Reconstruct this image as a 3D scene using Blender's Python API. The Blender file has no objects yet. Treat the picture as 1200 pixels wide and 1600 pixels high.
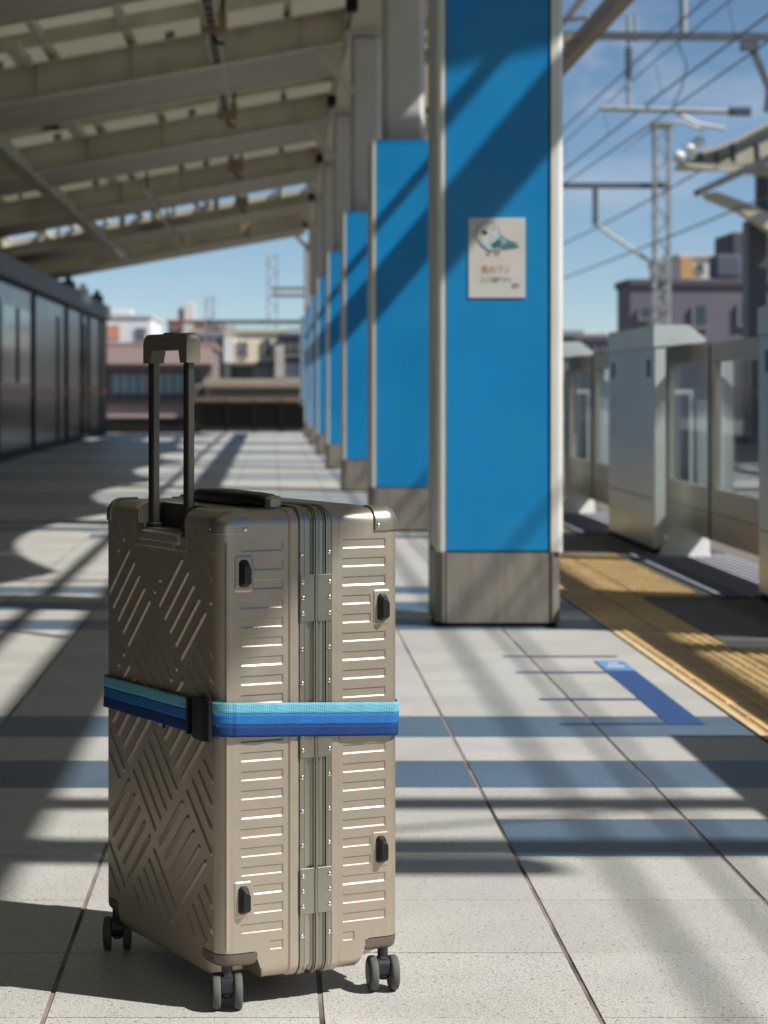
import bpy, math, random
import numpy as np
from mathutils import Vector, Matrix
random.seed(7)
SC = bpy.context.scene
COL = SC.collection

# ------------------------------------------------------------------ camera
cam = bpy.data.cameras.new('camera')
cam_o = bpy.data.objects.new('camera', cam); COL.objects.link(cam_o)
cam_o.location = (0, 0, .95); cam_o.rotation_euler = (math.radians(90), 0, 0)
cam.sensor_fit = 'VERTICAL'; cam.sensor_height = 36; cam.lens = 80.1
cam.shift_x = 0.11; cam.shift_y = -0.11875
cam.clip_start = .1; cam.clip_end = 5000
cam.dof.use_dof = True; cam.dof.focus_distance = 3.52; cam.dof.aperture_fstop = 7.3
cam.dof.aperture_blades = 9
SC.camera = cam_o
# ------------------------------------------------------------------ world, sun
SUN = Vector((1, -.45, 1.177)).normalized()
world = bpy.data.worlds.new('World'); SC.world = world; world.use_nodes = True
nt = world.node_tree; nt.nodes.clear()
wo = nt.nodes.new('ShaderNodeOutputWorld'); bg = nt.nodes.new('ShaderNodeBackground')
sky = nt.nodes.new('ShaderNodeTexSky'); sky.sky_type = 'NISHITA'; sky.sun_disc = False
sky.sun_elevation = math.asin(SUN.z); sky.sun_rotation = math.atan2(SUN.x, SUN.y)
AIR, DUST, OZ, ALT, STR, HUE = .55, 0.0, 1.0, 0, .0735, .495
sky.air_density = AIR; sky.dust_density = DUST; sky.ozone_density = OZ; sky.altitude = ALT
bg.inputs['Strength'].default_value = STR
tc = nt.nodes.new('ShaderNodeTexCoord'); mp = nt.nodes.new('ShaderNodeMapping')
mp.inputs['Scale'].default_value = (1, 1, 3.2); mp.inputs['Location'].default_value = (.35, 0, .12)
cn = nt.nodes.new('ShaderNodeTexNoise'); cn.inputs['Scale'].default_value = 7; cn.inputs['Detail'].default_value = 6
cr = nt.nodes.new('ShaderNodeValToRGB'); cr.color_ramp.elements[0].position = .56; cr.color_ramp.elements[1].position = .78
cr.color_ramp.elements[1].color = (.45, .45, .45, 1)
mx = nt.nodes.new('ShaderNodeMixRGB'); mx.inputs['Color2'].default_value = (7.5, 7.6, 8.2, 1)
L = nt.links.new
L(tc.outputs['Generated'], mp.inputs['Vector']); L(mp.outputs[0], cn.inputs['Vector']); L(cn.outputs['Fac'], cr.inputs[0])
hs = nt.nodes.new('ShaderNodeHueSaturation'); hs.inputs['Saturation'].default_value = 1.06; hs.inputs['Hue'].default_value = HUE
L(sky.outputs[0], hs.inputs['Color']); cd = nt.nodes.new('ShaderNodeVectorMath'); cd.operation = 'DISTANCE'; cd.inputs[1].default_value = Vector((.150, 1, .140)).normalized()
cm = nt.nodes.new('ShaderNodeMapRange'); cm.interpolation_type = 'SMOOTHSTEP'; cm.inputs[1].default_value = .034; cm.inputs[2].default_value = .002; cm.inputs[3].default_value = 0; cm.inputs[4].default_value = 1.3
c2 = nt.nodes.new('ShaderNodeTexNoise'); c2.inputs['Scale'].default_value = 42; c2.inputs['Detail'].default_value = 5; mp2 = nt.nodes.new('ShaderNodeMapping'); mp2.inputs['Scale'].default_value = (1, 1, 1.8)
c3 = nt.nodes.new('ShaderNodeMapRange'); c3.inputs[1].default_value = .42; c3.inputs[2].default_value = .68; c3.inputs[4].default_value = .34
cx = nt.nodes.new('ShaderNodeMath'); cx.operation = 'MULTIPLY'; ca_ = nt.nodes.new('ShaderNodeMath'); ca_.operation = 'ADD'; ca_.use_clamp = True
L(tc.outputs['Generated'], cd.inputs[0]); L(cd.outputs['Value'], cm.inputs[0]); L(tc.outputs['Generated'], mp2.inputs[0]); L(mp2.outputs[0], c2.inputs['Vector']); L(c2.outputs['Fac'], c3.inputs[0])
L(cm.outputs[0], cx.inputs[0]); L(c3.outputs[0], cx.inputs[1]); L(cx.outputs[0], ca_.inputs[0]); L(cr.outputs[0], ca_.inputs[1]); L(ca_.outputs[0], mx.inputs['Fac']); L(hs.outputs[0], mx.inputs['Color1']); L(mx.outputs[0], bg.inputs['Color']); L(bg.outputs[0], wo.inputs[0])
sun = bpy.data.lights.new('sun', 'SUN'); sun.energy = 5.0; sun.angle = math.radians(.53); sun.color = (1, .96, .90)
sun_o = bpy.data.objects.new('sun', sun); COL.objects.link(sun_o)
sun_o.rotation_euler = SUN.to_track_quat('Z', 'Y').to_euler(); sun_o.location = (20, -9, 24)
SC.view_settings.view_transform = 'Standard'; SC.view_settings.look = 'None'
SC.view_settings.exposure = .35; SC.view_settings.gamma = 1
SC.render.engine = 'CYCLES'
SC.cycles.max_bounces = 8; SC.cycles.transparent_max_bounces = 16
SC.cycles.sample_clamp_indirect = 4

# ------------------------------------------------------------------ materials
def mat(name, col, rough=.5, metal=0., var=.12, scale=8., bump=0., bscale=200., spec=.5, coat=0., objvar=0., stretch=None, col2=None, grime=0.):
    m = bpy.data.materials.new(name); m.use_nodes = True
    n = m.node_tree.nodes; l = m.node_tree.links.new; p = n['Principled BSDF']
    p.inputs['Roughness'].default_value = rough; p.inputs['Metallic'].default_value = metal
    p.inputs['Specular IOR Level'].default_value = spec; p.inputs['Coat Weight'].default_value = coat
    p.inputs['Coat Roughness'].default_value = .15
    g = n.new('ShaderNodeNewGeometry'); mpn = n.new('ShaderNodeMapping'); l(g.outputs['Position'], mpn.inputs[0])
    if stretch: mpn.inputs['Scale'].default_value = stretch
    no = n.new('ShaderNodeTexNoise'); no.inputs['Scale'].default_value = scale; no.inputs['Detail'].default_value = 5
    l(mpn.outputs[0], no.inputs['Vector'])
    mr = n.new('ShaderNodeMapRange'); mr.inputs[1].default_value = .3; mr.inputs[2].default_value = .7
    mr.inputs[3].default_value = 1 - var; mr.inputs[4].default_value = 1 + var
    l(no.outputs['Fac'], mr.inputs[0])
    v = n.new('ShaderNodeVectorMath'); v.operation = 'SCALE'
    if objvar:
        oi = n.new('ShaderNodeObjectInfo'); om = n.new('ShaderNodeMapRange')
        om.inputs[3].default_value = 1 - objvar; om.inputs[4].default_value = 1 + objvar
        l(oi.outputs['Random'], om.inputs[0])
        mm = n.new('ShaderNodeMath'); mm.operation = 'MULTIPLY'; l(om.outputs[0], mm.inputs[0]); l(mr.outputs[0], mm.inputs[1])
        l(mm.outputs[0], v.inputs['Scale'])
    else: l(mr.outputs[0], v.inputs['Scale'])
    v.inputs[0].default_value = col[:3]
    last = v.outputs[0]
    if col2:
        n2 = n.new('ShaderNodeTexNoise'); n2.inputs['Scale'].default_value = col2[1]; n2.inputs['Detail'].default_value = 3
        l(g.outputs['Position'], n2.inputs['Vector'])
        r2 = n.new('ShaderNodeValToRGB'); r2.color_ramp.elements[0].position = col2[2]; r2.color_ramp.elements[1].position = col2[3]
        l(n2.outputs['Fac'], r2.inputs[0])
        m2 = n.new('ShaderNodeMixRGB'); l(r2.outputs[0], m2.inputs['Fac']); l(last, m2.inputs['Color1']); m2.inputs['Color2'].default_value = (*col2[0], 1)
        last = m2.outputs[0]
    l(last, p.inputs['Base Color'])
    rr = n.new('ShaderNodeMapRange'); rr.inputs[3].default_value = max(.02, rough * .85); rr.inputs[4].default_value = min(1, rough * 1.2)
    l(no.outputs['Fac'], rr.inputs[0]); l(rr.outputs[0], p.inputs['Roughness'])
    if bump:
        nb = n.new('ShaderNodeTexNoise'); nb.inputs['Scale'].default_value = bscale; nb.inputs['Detail'].default_value = 3
        l(g.outputs['Position'], nb.inputs['Vector'])
        b = n.new('ShaderNodeBump'); b.inputs['Strength'].default_value = bump; b.inputs['Distance'].default_value = .002
        l(nb.outputs['Fac'], b.inputs['Height']); l(b.outputs[0], p.inputs['Normal'])
    return m

def speckle(name, base, dark, light, rough, objvar):
    m = mat(name, base, rough, var=.06, scale=3.5, bump=.35, bscale=300, objvar=objvar, spec=.45)
    n = m.node_tree.nodes; l = m.node_tree.links.new; p = n['Principled BSDF']
    src = p.inputs['Base Color'].links[0].from_socket
    g = n.new('ShaderNodeNewGeometry')
    for sc, lo, hi, c in ((330., .62, .70, dark), (430., .60, .68, light), (120., .735, .76, tuple(x * .5 for x in dark)), (640., .60, .70, dark), (190., .68, .72, (.30, .24, .17))):
        t = n.new('ShaderNodeTexNoise'); t.inputs['Scale'].default_value = sc; t.inputs['Detail'].default_value = 0
        l(g.outputs['Position'], t.inputs['Vector'])
        r = n.new('ShaderNodeMapRange'); r.inputs[1].default_value = lo; r.inputs[2].default_value = hi; r.inputs[4].default_value = .62
        l(t.outputs['Fac'], r.inputs[0])
        x = n.new('ShaderNodeMixRGB'); x.inputs['Color2'].default_value = (*c, 1)
        l(r.outputs[0], x.inputs['Fac']); l(src, x.inputs['Color1']); src = x.outputs[0]
    # broad traffic grime
    t = n.new('ShaderNodeTexNoise'); t.inputs['Scale'].default_value = 1.7; t.inputs['Detail'].default_value = 7; t.inputs['Roughness'].default_value = .65
    l(g.outputs['Position'], t.inputs['Vector'])
    r = n.new('ShaderNodeMapRange'); r.inputs[1].default_value = .45; r.inputs[2].default_value = .75; r.inputs[4].default_value = .28
    l(t.outputs['Fac'], r.inputs[0])
    x = n.new('ShaderNodeMixRGB'); x.blend_type = 'MULTIPLY'; x.inputs['Color2'].default_value = (.62, .57, .5, 1)
    l(r.outputs[0], x.inputs['Fac']); l(src, x.inputs['Color1']); l(x.outputs[0], p.inputs['Base Color'])
    return m

def glass(name, tint, refl=.5, base=.1):
    m = bpy.data.materials.new(name); m.use_nodes = True
    n = m.node_tree.nodes; l = m.node_tree.links.new; n.clear()
    o = n.new('ShaderNodeOutputMaterial'); tr = n.new('ShaderNodeBsdfTransparent'); gl = n.new('ShaderNodeBsdfGlossy')
    tr.inputs[0].default_value = (*tint, 1); gl.inputs['Roughness'].default_value = .015; gl.inputs[0].default_value = (.9, .95, 1, 1)
    lw = n.new('ShaderNodeLayerWeight'); lw.inputs['Blend'].default_value = .5
    pw = n.new('ShaderNodeMath'); pw.operation = 'POWER'; pw.inputs[1].default_value = refl; l(lw.outputs['Facing'], pw.inputs[0])
    mr = n.new('ShaderNodeMapRange'); mr.inputs[3].default_value = base; mr.inputs[4].default_value = 1
    mi = n.new('ShaderNodeMixShader'); l(pw.outputs[0], mr.inputs[0]); l(mr.outputs[0], mi.inputs[0])
    l(tr.outputs[0], mi.inputs[1]); l(gl.outputs[0], mi.inputs[2]); l(mi.outputs[0], o.inputs[0])
    return m

M = {}
M['tile'] = speckle('pale_terrazzo', (.49, .492, .47), (.13, .115, .095), (.66, .65, .62), .42, .06)
M['tileblue'] = speckle('blue_terrazzo', (.075, .125, .19), (.03, .06, .11), (.22, .28, .34), .38, .06)
M['jointfill'] = mat('joint_fill', (.21, .175, .165), .9, var=.3, scale=9, col2=((.05,.045,.04), 2.3, .5, .62))
M['grout'] = mat('grout', (.06, .05, .043), .9, var=.35, scale=14, bump=.4)
M['yellow'] = mat('tactile_yellow', (.56, .375, .165), .62, var=.16, scale=9, bump=.2, objvar=.07, col2=((.2, .14, .07), 5, .62, .9))
M['edging'] = mat('edging_resin', (.60, .47, .28), .6, var=.15, scale=10, col2=((.2,.15,.1), 14, .66, .8))
M['greypave'] = mat('grey_paving', (.12, .12, .12), .75, var=.2, scale=6, bump=.3)
M['asphalt'] = mat('platform_edge_asphalt', (.07, .068, .064), .7, var=.25, scale=6, bump=.4)
M['matlight'] = mat('mat_light_strip', (.36, .36, .41), .8, var=.1)
M['matblue'] = mat('mat_blue_strip', (.08, .12, .24), .5, var=.1)
M['matdark'] = mat('mat_dark', (.025, .025, .03), .9, spec=.2)
M['marking'] = mat('marking_blue', (.022, .065, .20), .45, var=.1, scale=20, col2=((.09, .13, .22), 60, .68, .9))
M['marklight'] = mat('marking_light_blue', (.10, .27, .55), .45, var=.1, scale=20)
M['white'] = mat('white_paint', (.66, .66, .62), .38, var=.06, scale=4, col2=((.45, .42, .36), 3, .66, .95))
M['shaft'] = mat('column_paint', (.50, .49, .45), .4, var=.07, scale=3)
M['blue'] = mat('blue_panel', (.004, .215, .50), .3, var=.09, scale=1.6, spec=.45, col2=((.012, .24, .50), 2.6, .5, .75), bump=.12, bscale=3)
M['gap'] = mat('dark_gap', (.012, .012, .012), .8)
M['stain'] = mat('worn_stainless', (.285, .262, .228), .48, metal=.5, var=.14, scale=5, stretch=(6, 6, 1), bump=.05, bscale=90)
M['steelhouse'] = mat('brushed_stainless', (.60, .63, .61), .33, metal=.55, var=.03, scale=2)
M['cap'] = mat('pale_aluminium', (.66, .72, .70), .4, metal=.35, var=.06, scale=5)
M['leaf'] = mat('door_leaf_metal', (.40, .375, .32), .36, metal=.5, var=.08, scale=3)
M['rubber'] = mat('black_rubber', (.016, .016, .016), .7, spec=.3)
M['glass'] = glass('door_glass', (.94, .97, .97), 2.5, .04)
M['winglass'] = mat('window_glass', (.03, .045, .06), .08, spec=.8)
M['roofsheet'] = mat('roof_sheet', (.50, .49, .44), .55, var=.06, scale=2)
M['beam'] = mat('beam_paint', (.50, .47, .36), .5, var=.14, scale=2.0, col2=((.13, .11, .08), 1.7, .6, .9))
M['soffit'] = mat('beam_soffit', (.30, .275, .20), .55, var=.12, scale=2)  # beam undersides coloured darker than the beam fronts
M['flange'] = mat('flange_paint', (.50, .47, .38), .5, var=.12, scale=3)
M['brown'] = mat('girder_paint', (.22, .185, .12), .5, var=.2, scale=3)
M['cable'] = mat('black_cable', (.012, .012, .012), .6)
M['box'] = mat('tan_box', (.22, .17, .09), .6)
M['steel'] = mat('galvanised', (.34, .36, .36), .5, metal=.3, var=.12)
M['darksteel'] = mat('dark_galvanised', (.09, .105, .11), .55, metal=.2, var=.2)
M['wire'] = mat('wire', (.045, .055, .065), .5)
M['insul'] = mat('insulator', (.07, .08, .085), .3)
M['lampw'] = mat('lamp_white', (.8, .8, .8), .3)
M['darkglass'] = mat('dark_wall_panel', (.016, .017, .019), .2, var=.2, scale=1.2, spec=.35)
M['mull'] = mat('mullion', (.010, .010, .009), .6, spec=.2)
M['cornice'] = mat('cornice', (.075, .08, .088), .5, var=.15)
M['winpale'] = mat('wall_window_reflection', (.12, .13, .12), .1, var=.3, scale=1.2, spec=.8)
M['orange'] = mat('orange_reflection', (.30, .075, .030), .35)
M['poster'] = mat('poster_paper', (.58, .57, .53), .5, var=.04)
M['ink'] = mat('ink', (.03, .045, .05), .6)
M['teal'] = mat('teal_ink', (.10, .22, .24), .6)
M['palebird'] = mat('pale_bird', (.36, .52, .57), .6)
M['orangeink'] = mat('orange_ink', (.62, .25, .10), .6)
M['champ'] = mat('champagne_shell', (.44, .378, .30), .33, metal=.58, var=.035, scale=30, bump=.05, bscale=900, spec=.5, coat=.08)
M['guard'] = mat('guard_metal', (.42, .385, .32), .3, metal=.8, var=.05, scale=40)
M['alu'] = mat('anodised_frame', (.38, .365, .30), .30, metal=.9, var=.05, scale=40, stretch=(1, 1, .05))
M['rivet'] = mat('chrome_rivet', (.75, .75, .74), .12, metal=1.)
M['housing'] = mat('wheel_housing', (.155, .128, .098), .38, metal=.4, var=.08)
M['plastic'] = mat('black_plastic', (.012, .012, .013), .3, spec=.5)
M['leg'] = mat('handle_leg', (.13, .118, .092), .3, metal=.85, var=.05)
M['grip'] = mat('handle_grip', (.135, .118, .088), .5, var=.08, scale=30, bump=.1, bscale=1500)
M['well'] = mat('handle_well', (.045, .04, .032), .5, var=.1)
M['tyre'] = mat('grey_tyre', (.085, .085, .078), .75, var=.15, scale=60)
M['hub'] = mat('hub', (.02, .02, .026), .35)
M['concrete'] = mat('concrete', (.34, .33, .30), .85, var=.15, scale=1.2, bump=.3, bscale=30)
M['ballast'] = mat('ballast', (.16, .14, .12), .95, var=.4, scale=22, bump=.9, bscale=35)
M['town'] = mat('town_ground', (.16, .15, .14), .9, var=.3, scale=.2)
M['rail'] = mat('rail', (.22, .15, .11), .5, metal=.5)

def translucent(m, col, f):
    n = m.node_tree.nodes; l = m.node_tree.links.new; t = n.new('ShaderNodeBsdfTranslucent'); t.inputs[0].default_value = (*col, 1)
    x = n.new('ShaderNodeMixShader'); x.inputs[0].default_value = f; o = n['Material Output']
    l(n['Principled BSDF'].outputs[0], x.inputs[1]); l(t.outputs[0], x.inputs[2]); l(x.outputs[0], o.inputs[0])
translucent(M['roofsheet'], (.68, .66, .57), .5)

# ------------------------------------------------------------------ mesh helpers
class MB:
    def __init__(s): s.v = []; s.f = []; s.m = []; s.mi = 0
    def add(s, vs, fs):
        o = len(s.v); s.v += [tuple(p) for p in vs]; s.f += [tuple(i + o for i in f) for f in fs]; s.m += [s.mi] * len(fs); return s
    def box(s, x0, x1, y0, y1, z0, z1):
        return s.add([(x0,y0,z0),(x1,y0,z0),(x1,y1,z0),(x0,y1,z0),(x0,y0,z1),(x1,y0,z1),(x1,y1,z1),(x0,y1,z1)],
                     [(0,3,2,1),(4,5,6,7),(0,1,5,4),(1,2,6,5),(2,3,7,6),(3,0,4,7)])
    def bbox(s, x0, x1, y0, y1, z0, z1, b):     # bevelled (chamfered) box
        cx, cy, cz = (x0+x1)/2, (y0+y1)/2, (z0+z1)/2; h = ((x1-x0)/2, (y1-y0)/2, (z1-z0)/2)
        b = min(b, *(k*.9 for k in h)); pts = []; idx = {}
        for sx in (-1,1):
            for sy in (-1,1):
                for sz in (-1,1):
                    for a in range(3):
                        q = [sx*(h[0]-b), sy*(h[1]-b), sz*(h[2]-b)]; q[a] = (sx,sy,sz)[a]*h[a]
                        idx[(sx,sy,sz,a)] = len(pts); pts.append((cx+q[0], cy+q[1], cz+q[2]))
        F = []; K = lambda *k: idx[k]
        def sg(t, a, v): t = list(t); t.insert(a, v); return t
        for a in range(3):
            for v in (-1,1):
                q = [K(*sg(t, a, v), a) for t in ((-1,-1),(1,-1),(1,1),(-1,1))]; F.append(q)
        for a in range(3):      # edges parallel to a
            o = [i for i in range(3) if i != a]
            for t in ((-1,-1),(1,-1),(1,1),(-1,1)):
                e = []
                for v in (-1,1):
                    k = sg(t, a, v); e.append((K(*k, o[0]), K(*k, o[1])))
                F.append([e[0][0], e[0][1], e[1][1], e[1][0]])
        for sx in (-1,1):
            for sy in (-1,1):
                for sz in (-1,1): F.append([K(sx,sy,sz,0), K(sx,sy,sz,1), K(sx,sy,sz,2)])
        # fix orientation outward
        C = Vector((cx,cy,cz)); G = []
        for f in F:
            P = [Vector(pts[i]) for i in f]; nn = (P[1]-P[0]).cross(P[2]-P[0]); ce = sum(P, Vector())/len(P)
            G.append(tuple(f) if nn.dot(ce-C) > 0 else tuple(reversed(f)))
        return s.add(pts, G)
    def tube(s, pts, r, n=8, cap=True):
        pts = [Vector(p) for p in pts]; rs = r if isinstance(r, (list, tuple)) else [r]*len(pts); rings = []
        o = len(s.v); vs = []; fs = []
        for i, p in enumerate(pts):
            d = ((pts[min(i+1,len(pts)-1)] - pts[max(i-1,0)])).normalized()
            up = Vector((0,0,1)) if abs(d.z) < .95 else Vector((0,1,0))
            a = d.cross(up).normalized(); b = a.cross(d)
            for k in range(n):
                t = 2*math.pi*k/n; vs.append(p + (a*math.cos(t) + b*math.sin(t))*rs[i])
        for i in range(len(pts)-1):
            for k in range(n):
                k2 = (k+1) % n; fs.append((i*n+k, i*n+k2, (i+1)*n+k2, (i+1)*n+k))
        if cap: fs.append(tuple(reversed(range(n)))); fs.append(tuple((len(pts)-1)*n+k for k in range(n)))
        return s.add(vs, fs)
    def bar(s, a, b, w, h):     # rectangular bar from a to b (w horizontal, h vertical-ish)
        a = Vector(a); b = Vector(b); d = (b-a).normalized(); up = Vector((0,0,1)) if abs(d.z) < .95 else Vector((0,1,0))
        x = d.cross(up).normalized(); y = x.cross(d)
        vs = [p + x*sx*w/2 + y*sy*h/2 for p in (a,b) for sx, sy in ((-1,-1),(1,-1),(1,1),(-1,1))]
        return s.add(vs, [(0,1,2,3),(7,6,5,4),(0,4,5,1),(1,5,6,2),(2,6,7,3),(3,7,4,0)])
    def prism(s, poly, ax, lo, hi):     # poly: 2D points in the other two axes (order x,y,z minus ax)
        n = len(poly)
        def P(p, t): q = list(p); q.insert(ax, t); return q
        vs = [P(p, lo) for p in poly] + [P(p, hi) for p in poly]
        fs = [tuple(reversed(range(n))), tuple(n+i for i in range(n))] + [(i, (i+1)%n, n+(i+1)%n, n+i) for i in range(n)]
        return s.add(vs, fs)
    def build(s, name, mt, parent=None, smooth=False, recalc=True, loc=None):
        me = bpy.data.meshes.new(name); me.from_pydata(s.v, [], s.f)
        mts = mt if isinstance(mt, (list, tuple)) else [mt]
        for k in mts: me.materials.append(M[k] if isinstance(k, str) else k)
        if len(mts) > 1: me.polygons.foreach_set('material_index', s.m)
        if recalc:
            import bmesh
            b = bmesh.new(); b.from_mesh(me); bmesh.ops.recalc_face_normals(b, faces=b.faces); b.to_mesh(me); b.free()
        if smooth: me.shade_smooth() if hasattr(me, 'shade_smooth') else None
        me.update()
        o = bpy.data.objects.new(name, me); COL.objects.link(o)
        if parent: o.parent = parent
        if loc: o.location = loc
        return o
def smooth(o, ang=35):
    me = o.data; me.shade_smooth()
    try: me.set_sharp_from_angle(angle=math.radians(ang))
    except Exception: pass
    return o
def empty(name, loc=(0,0,0), rz=0):
    o = bpy.data.objects.new(name, None); COL.objects.link(o); o.location = loc; o.rotation_euler = (0,0,rz); o.empty_display_size = .1
    return o
def tag(o, label=None, cat=None, group=None, kind=None):
    if label: o['label'] = label
    if cat: o['category'] = cat
    if group: o['group'] = group
    if kind: o['kind'] = kind
    return o
def clone(o, parent, loc=None):
    c = o.copy(); COL.objects.link(c); c.parent = parent
    if loc is not None: c.location = loc
    return c
def copy_tree(o, parent=None):
    c = o.copy(); COL.objects.link(c); c.parent = parent
    for ch in list(o.children): copy_tree(ch, c)
    return c
def part(name, mt, parent, *boxes, b=0):
    m = MB()
    for q in boxes: m.bbox(*q, b) if b else m.box(*q)
    return m.build(name, mt, parent, recalc=False)

# ================================================================== SETTING: platform
XL = [.0766 + .421*k for k in range(-9, 4)]            # long joints, last is the edge of the yellow paving
ROW = lambda n: 3.4527 + .3994*n
def is_blue(n, x):
    if n == 3: return x > .49
    if n == 28: return x > -1.3
    return n in (5, 7, 14, 16, 18, 30, 32, 39, 41, 43, 52, 54, 56, 65, 67, 69, 78, 80, 82, 91, 93, 95)
floor = MB().box(-3.9, 2.66, -32, 52, -.25, -.0065).build('platform_floor', 'grout', recalc=False); tag(floor, kind='structure')
def tile_mesh(w, d, mt):
    b = .0022; m = MB(); b = .0005
    m.add([(0,0,-.006),(w,0,-.006),(w,d,-.006),(0,d,-.006),(0,0,-b*.6),(w,0,-b*.6),(w,d,-b*.6),(0,d,-b*.6),(b,b,0),(w-b,b,0),(w-b,d-b,0),(b,d-b,0)],
          [(0,1,5,4),(1,2,6,5),(2,3,7,6),(3,0,4,7),(4,5,9,8),(5,6,10,9),(6,7,11,10),(7,4,8,11),(8,9,10,11)])
    return m
TW, TD = .421 - .0085, .3994 - .0036
base_t = {}
far_w, far_b = MB(), MB()
for i in range(len(XL)-1):
    x0 = XL[i]
    for n in range(-88, 121):
        y0 = ROW(n); blue = is_blue(n, x0); ys = y0 + TD
        vis = y0 < 12.2 and ys > 3.2 and (x0 + TW) > -.1191*ys - .05 and x0 < .218*ys + .05
        if vis:
            key = 'tileblue' if blue else 'tile'
            if key not in base_t:
                base_t[key] = tile_mesh(TW, TD, key).build('tile', key, floor, recalc=False); o = base_t[key]; o.location = (x0+.0042, y0+.001, 0)
            else: o = clone(base_t[key], floor, (x0+.0042, y0+.001, 0))
            o.location.z = random.uniform(-.0006, .0004)
        else:
            t = far_b if blue else far_w
            m = tile_mesh(TW, TD, None); m.v = [(a+x0+.0042, b+y0+.001, c) for a, b, c in m.v]; t.add(m.v, m.f)
tag(far_w.build('pale_tiles', 'tile', floor, recalc=False), kind='stuff')
tag(far_b.build('blue_tiles', 'tileblue', floor, recalc=False), kind='stuff')
for x in XL[1:-1]:
    part('joint_fill', 'jointfill', floor, (x-.0048, x+.0048, -32, 52, -.0063, -.0022))
# yellow tactile paving
tac = MB().box(1.345, 2.66, -32, 52, -.0060, -.0035).build('tactile_paving', 'asphalt', recalc=False); tag(tac, kind='structure')
part('edging_strip', 'edging', tac, (1.3462, 1.366, -32, 52, -.003, .0012))
def bar_block(w, d, nb, dots=False):
    m = MB(); m.box(0, w, 0, d, -.003, 0)
    if dots:
        for i in range(6):
            for j in range(6):
                cx, cy = w*(i+.5)/6, d*(j+.5)/6; r, h = .015, .009; n = 6
                vs = [(cx+r*math.cos(k*math.pi/3), cy+r*math.sin(k*math.pi/3), 0) for k in range(n)] + [(cx+r*.6*math.cos(k*math.pi/3), cy+r*.6*math.sin(k*math.pi/3), .005) for k in range(n)]
                m.add(vs, [(k, (k+1)%n, n+(k+1)%n, n+k) for k in range(n)] + [tuple(range(n, 2*n))])
    else:
        for i in range(nb):
            cx = w*(i+.5)/nb; a, c, h = w/nb*.34, w/nb*.2, .005
            m.add([(cx-a,.004,0),(cx+a,.004,0),(cx+a,d-.004,0),(cx-a,d-.004,0),(cx-c,.010,h),(cx+c,.010,h),(cx+c,d-.010,h),(cx-c,d-.010,h)],
                  [(0,1,5,4),(1,2,6,5),(2,3,7,6),(3,0,4,7),(4,5,6,7)])
    return m
PB = .30
protoA = protoB = protoC = None
farA = MB()
gates = [(-4.12+4.62*k) for k in range(-1, 11)]           # near end of each door housing: 3.98-.. etc
GNEAR = [13.22 + 4.62*k for k in range(-2, 6)]
def at_opening(y):
    for g in GNEAR:
        if g - 2.86 <= y < g - .15: return True
    return False
for j in range(-25, 155):
    y = 3.6 + PB*j
    near = 5.0 < y < 13.6
    cells = [(1.370, .163, 4, False), (1.537, .163, 4, False)]
    if at_opening(y + PB/2): cells += [(1.706, .293, 8, False)]
    for ci, (x, w, nb, dots) in enumerate(cells):
        if near:
            key = (round(w,3), nb)
            if key not in base_t:
                base_t[key] = bar_block(w-.004, PB-.004, nb, dots).build('paving_block', 'yellow', tac, recalc=False); base_t[key].location = (x, y, .0)
            else: clone(base_t[key], tac, (x, y, random.uniform(-.0008, .0008)))
        else:
            m = bar_block(w-.004, PB-.004, nb, dots); farA.add([(a+x, b+y, c) for a, b, c in m.v], m.f)
tag(farA.build('far_paving_blocks', 'yellow', tac, recalc=False), kind='stuff')
for g in GNEAR:
    part('grey_slab', 'greypave', tac, (1.706, 2.0, g+.02, g+1.74, -.0032, .0006))
# painted boarding-position marking
mk = empty('boarding_marking', (1.0, 7.2, 0)); tag(mk, 'blue painted boarding ladder mark with pale panel on the white floor tiles', 'floor marking')
def flat(name, mt, par, x0, x1, y0, y1, z=.0015):
    return MB().add([(x0,y0,z),(x1,y0,z),(x1,y1,z),(x0,y1,z)], [(0,1,2,3)]).build(name, mt, par, recalc=False)
def loc_to(par, o):
    d = -par.location
    if o.type == 'MESH': o.data.transform(Matrix.Translation(d)); o.data.update()
    else: o.location = o.location + d
    return o
for o in [flat('blue_band', 'marking', mk, 1.13, 1.233, 6.47, 7.98),
          *[flat('blue_line', 'marking', mk, .824, 1.1295, y, y+.032) for y in (8.115, 7.655, 6.985)],
          flat('blue_line', 'marking', mk, .824, 1.1295, 6.472, 6.505),
          flat('panel', 'marklight', mk, 1.133, 1.230, 7.70, 7.98, .003), flat('blue_line', 'marking', mk, 1.13, 1.233, 8.115, 8.147),
          flat('panel_lettering', 'white', mk, 1.150, 1.212, 7.79, 7.83, .0042), flat('panel_arrow', 'white', mk, 1.165, 1.20, 7.87, 7.91, .0042)]: loc_to(mk, o)

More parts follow.
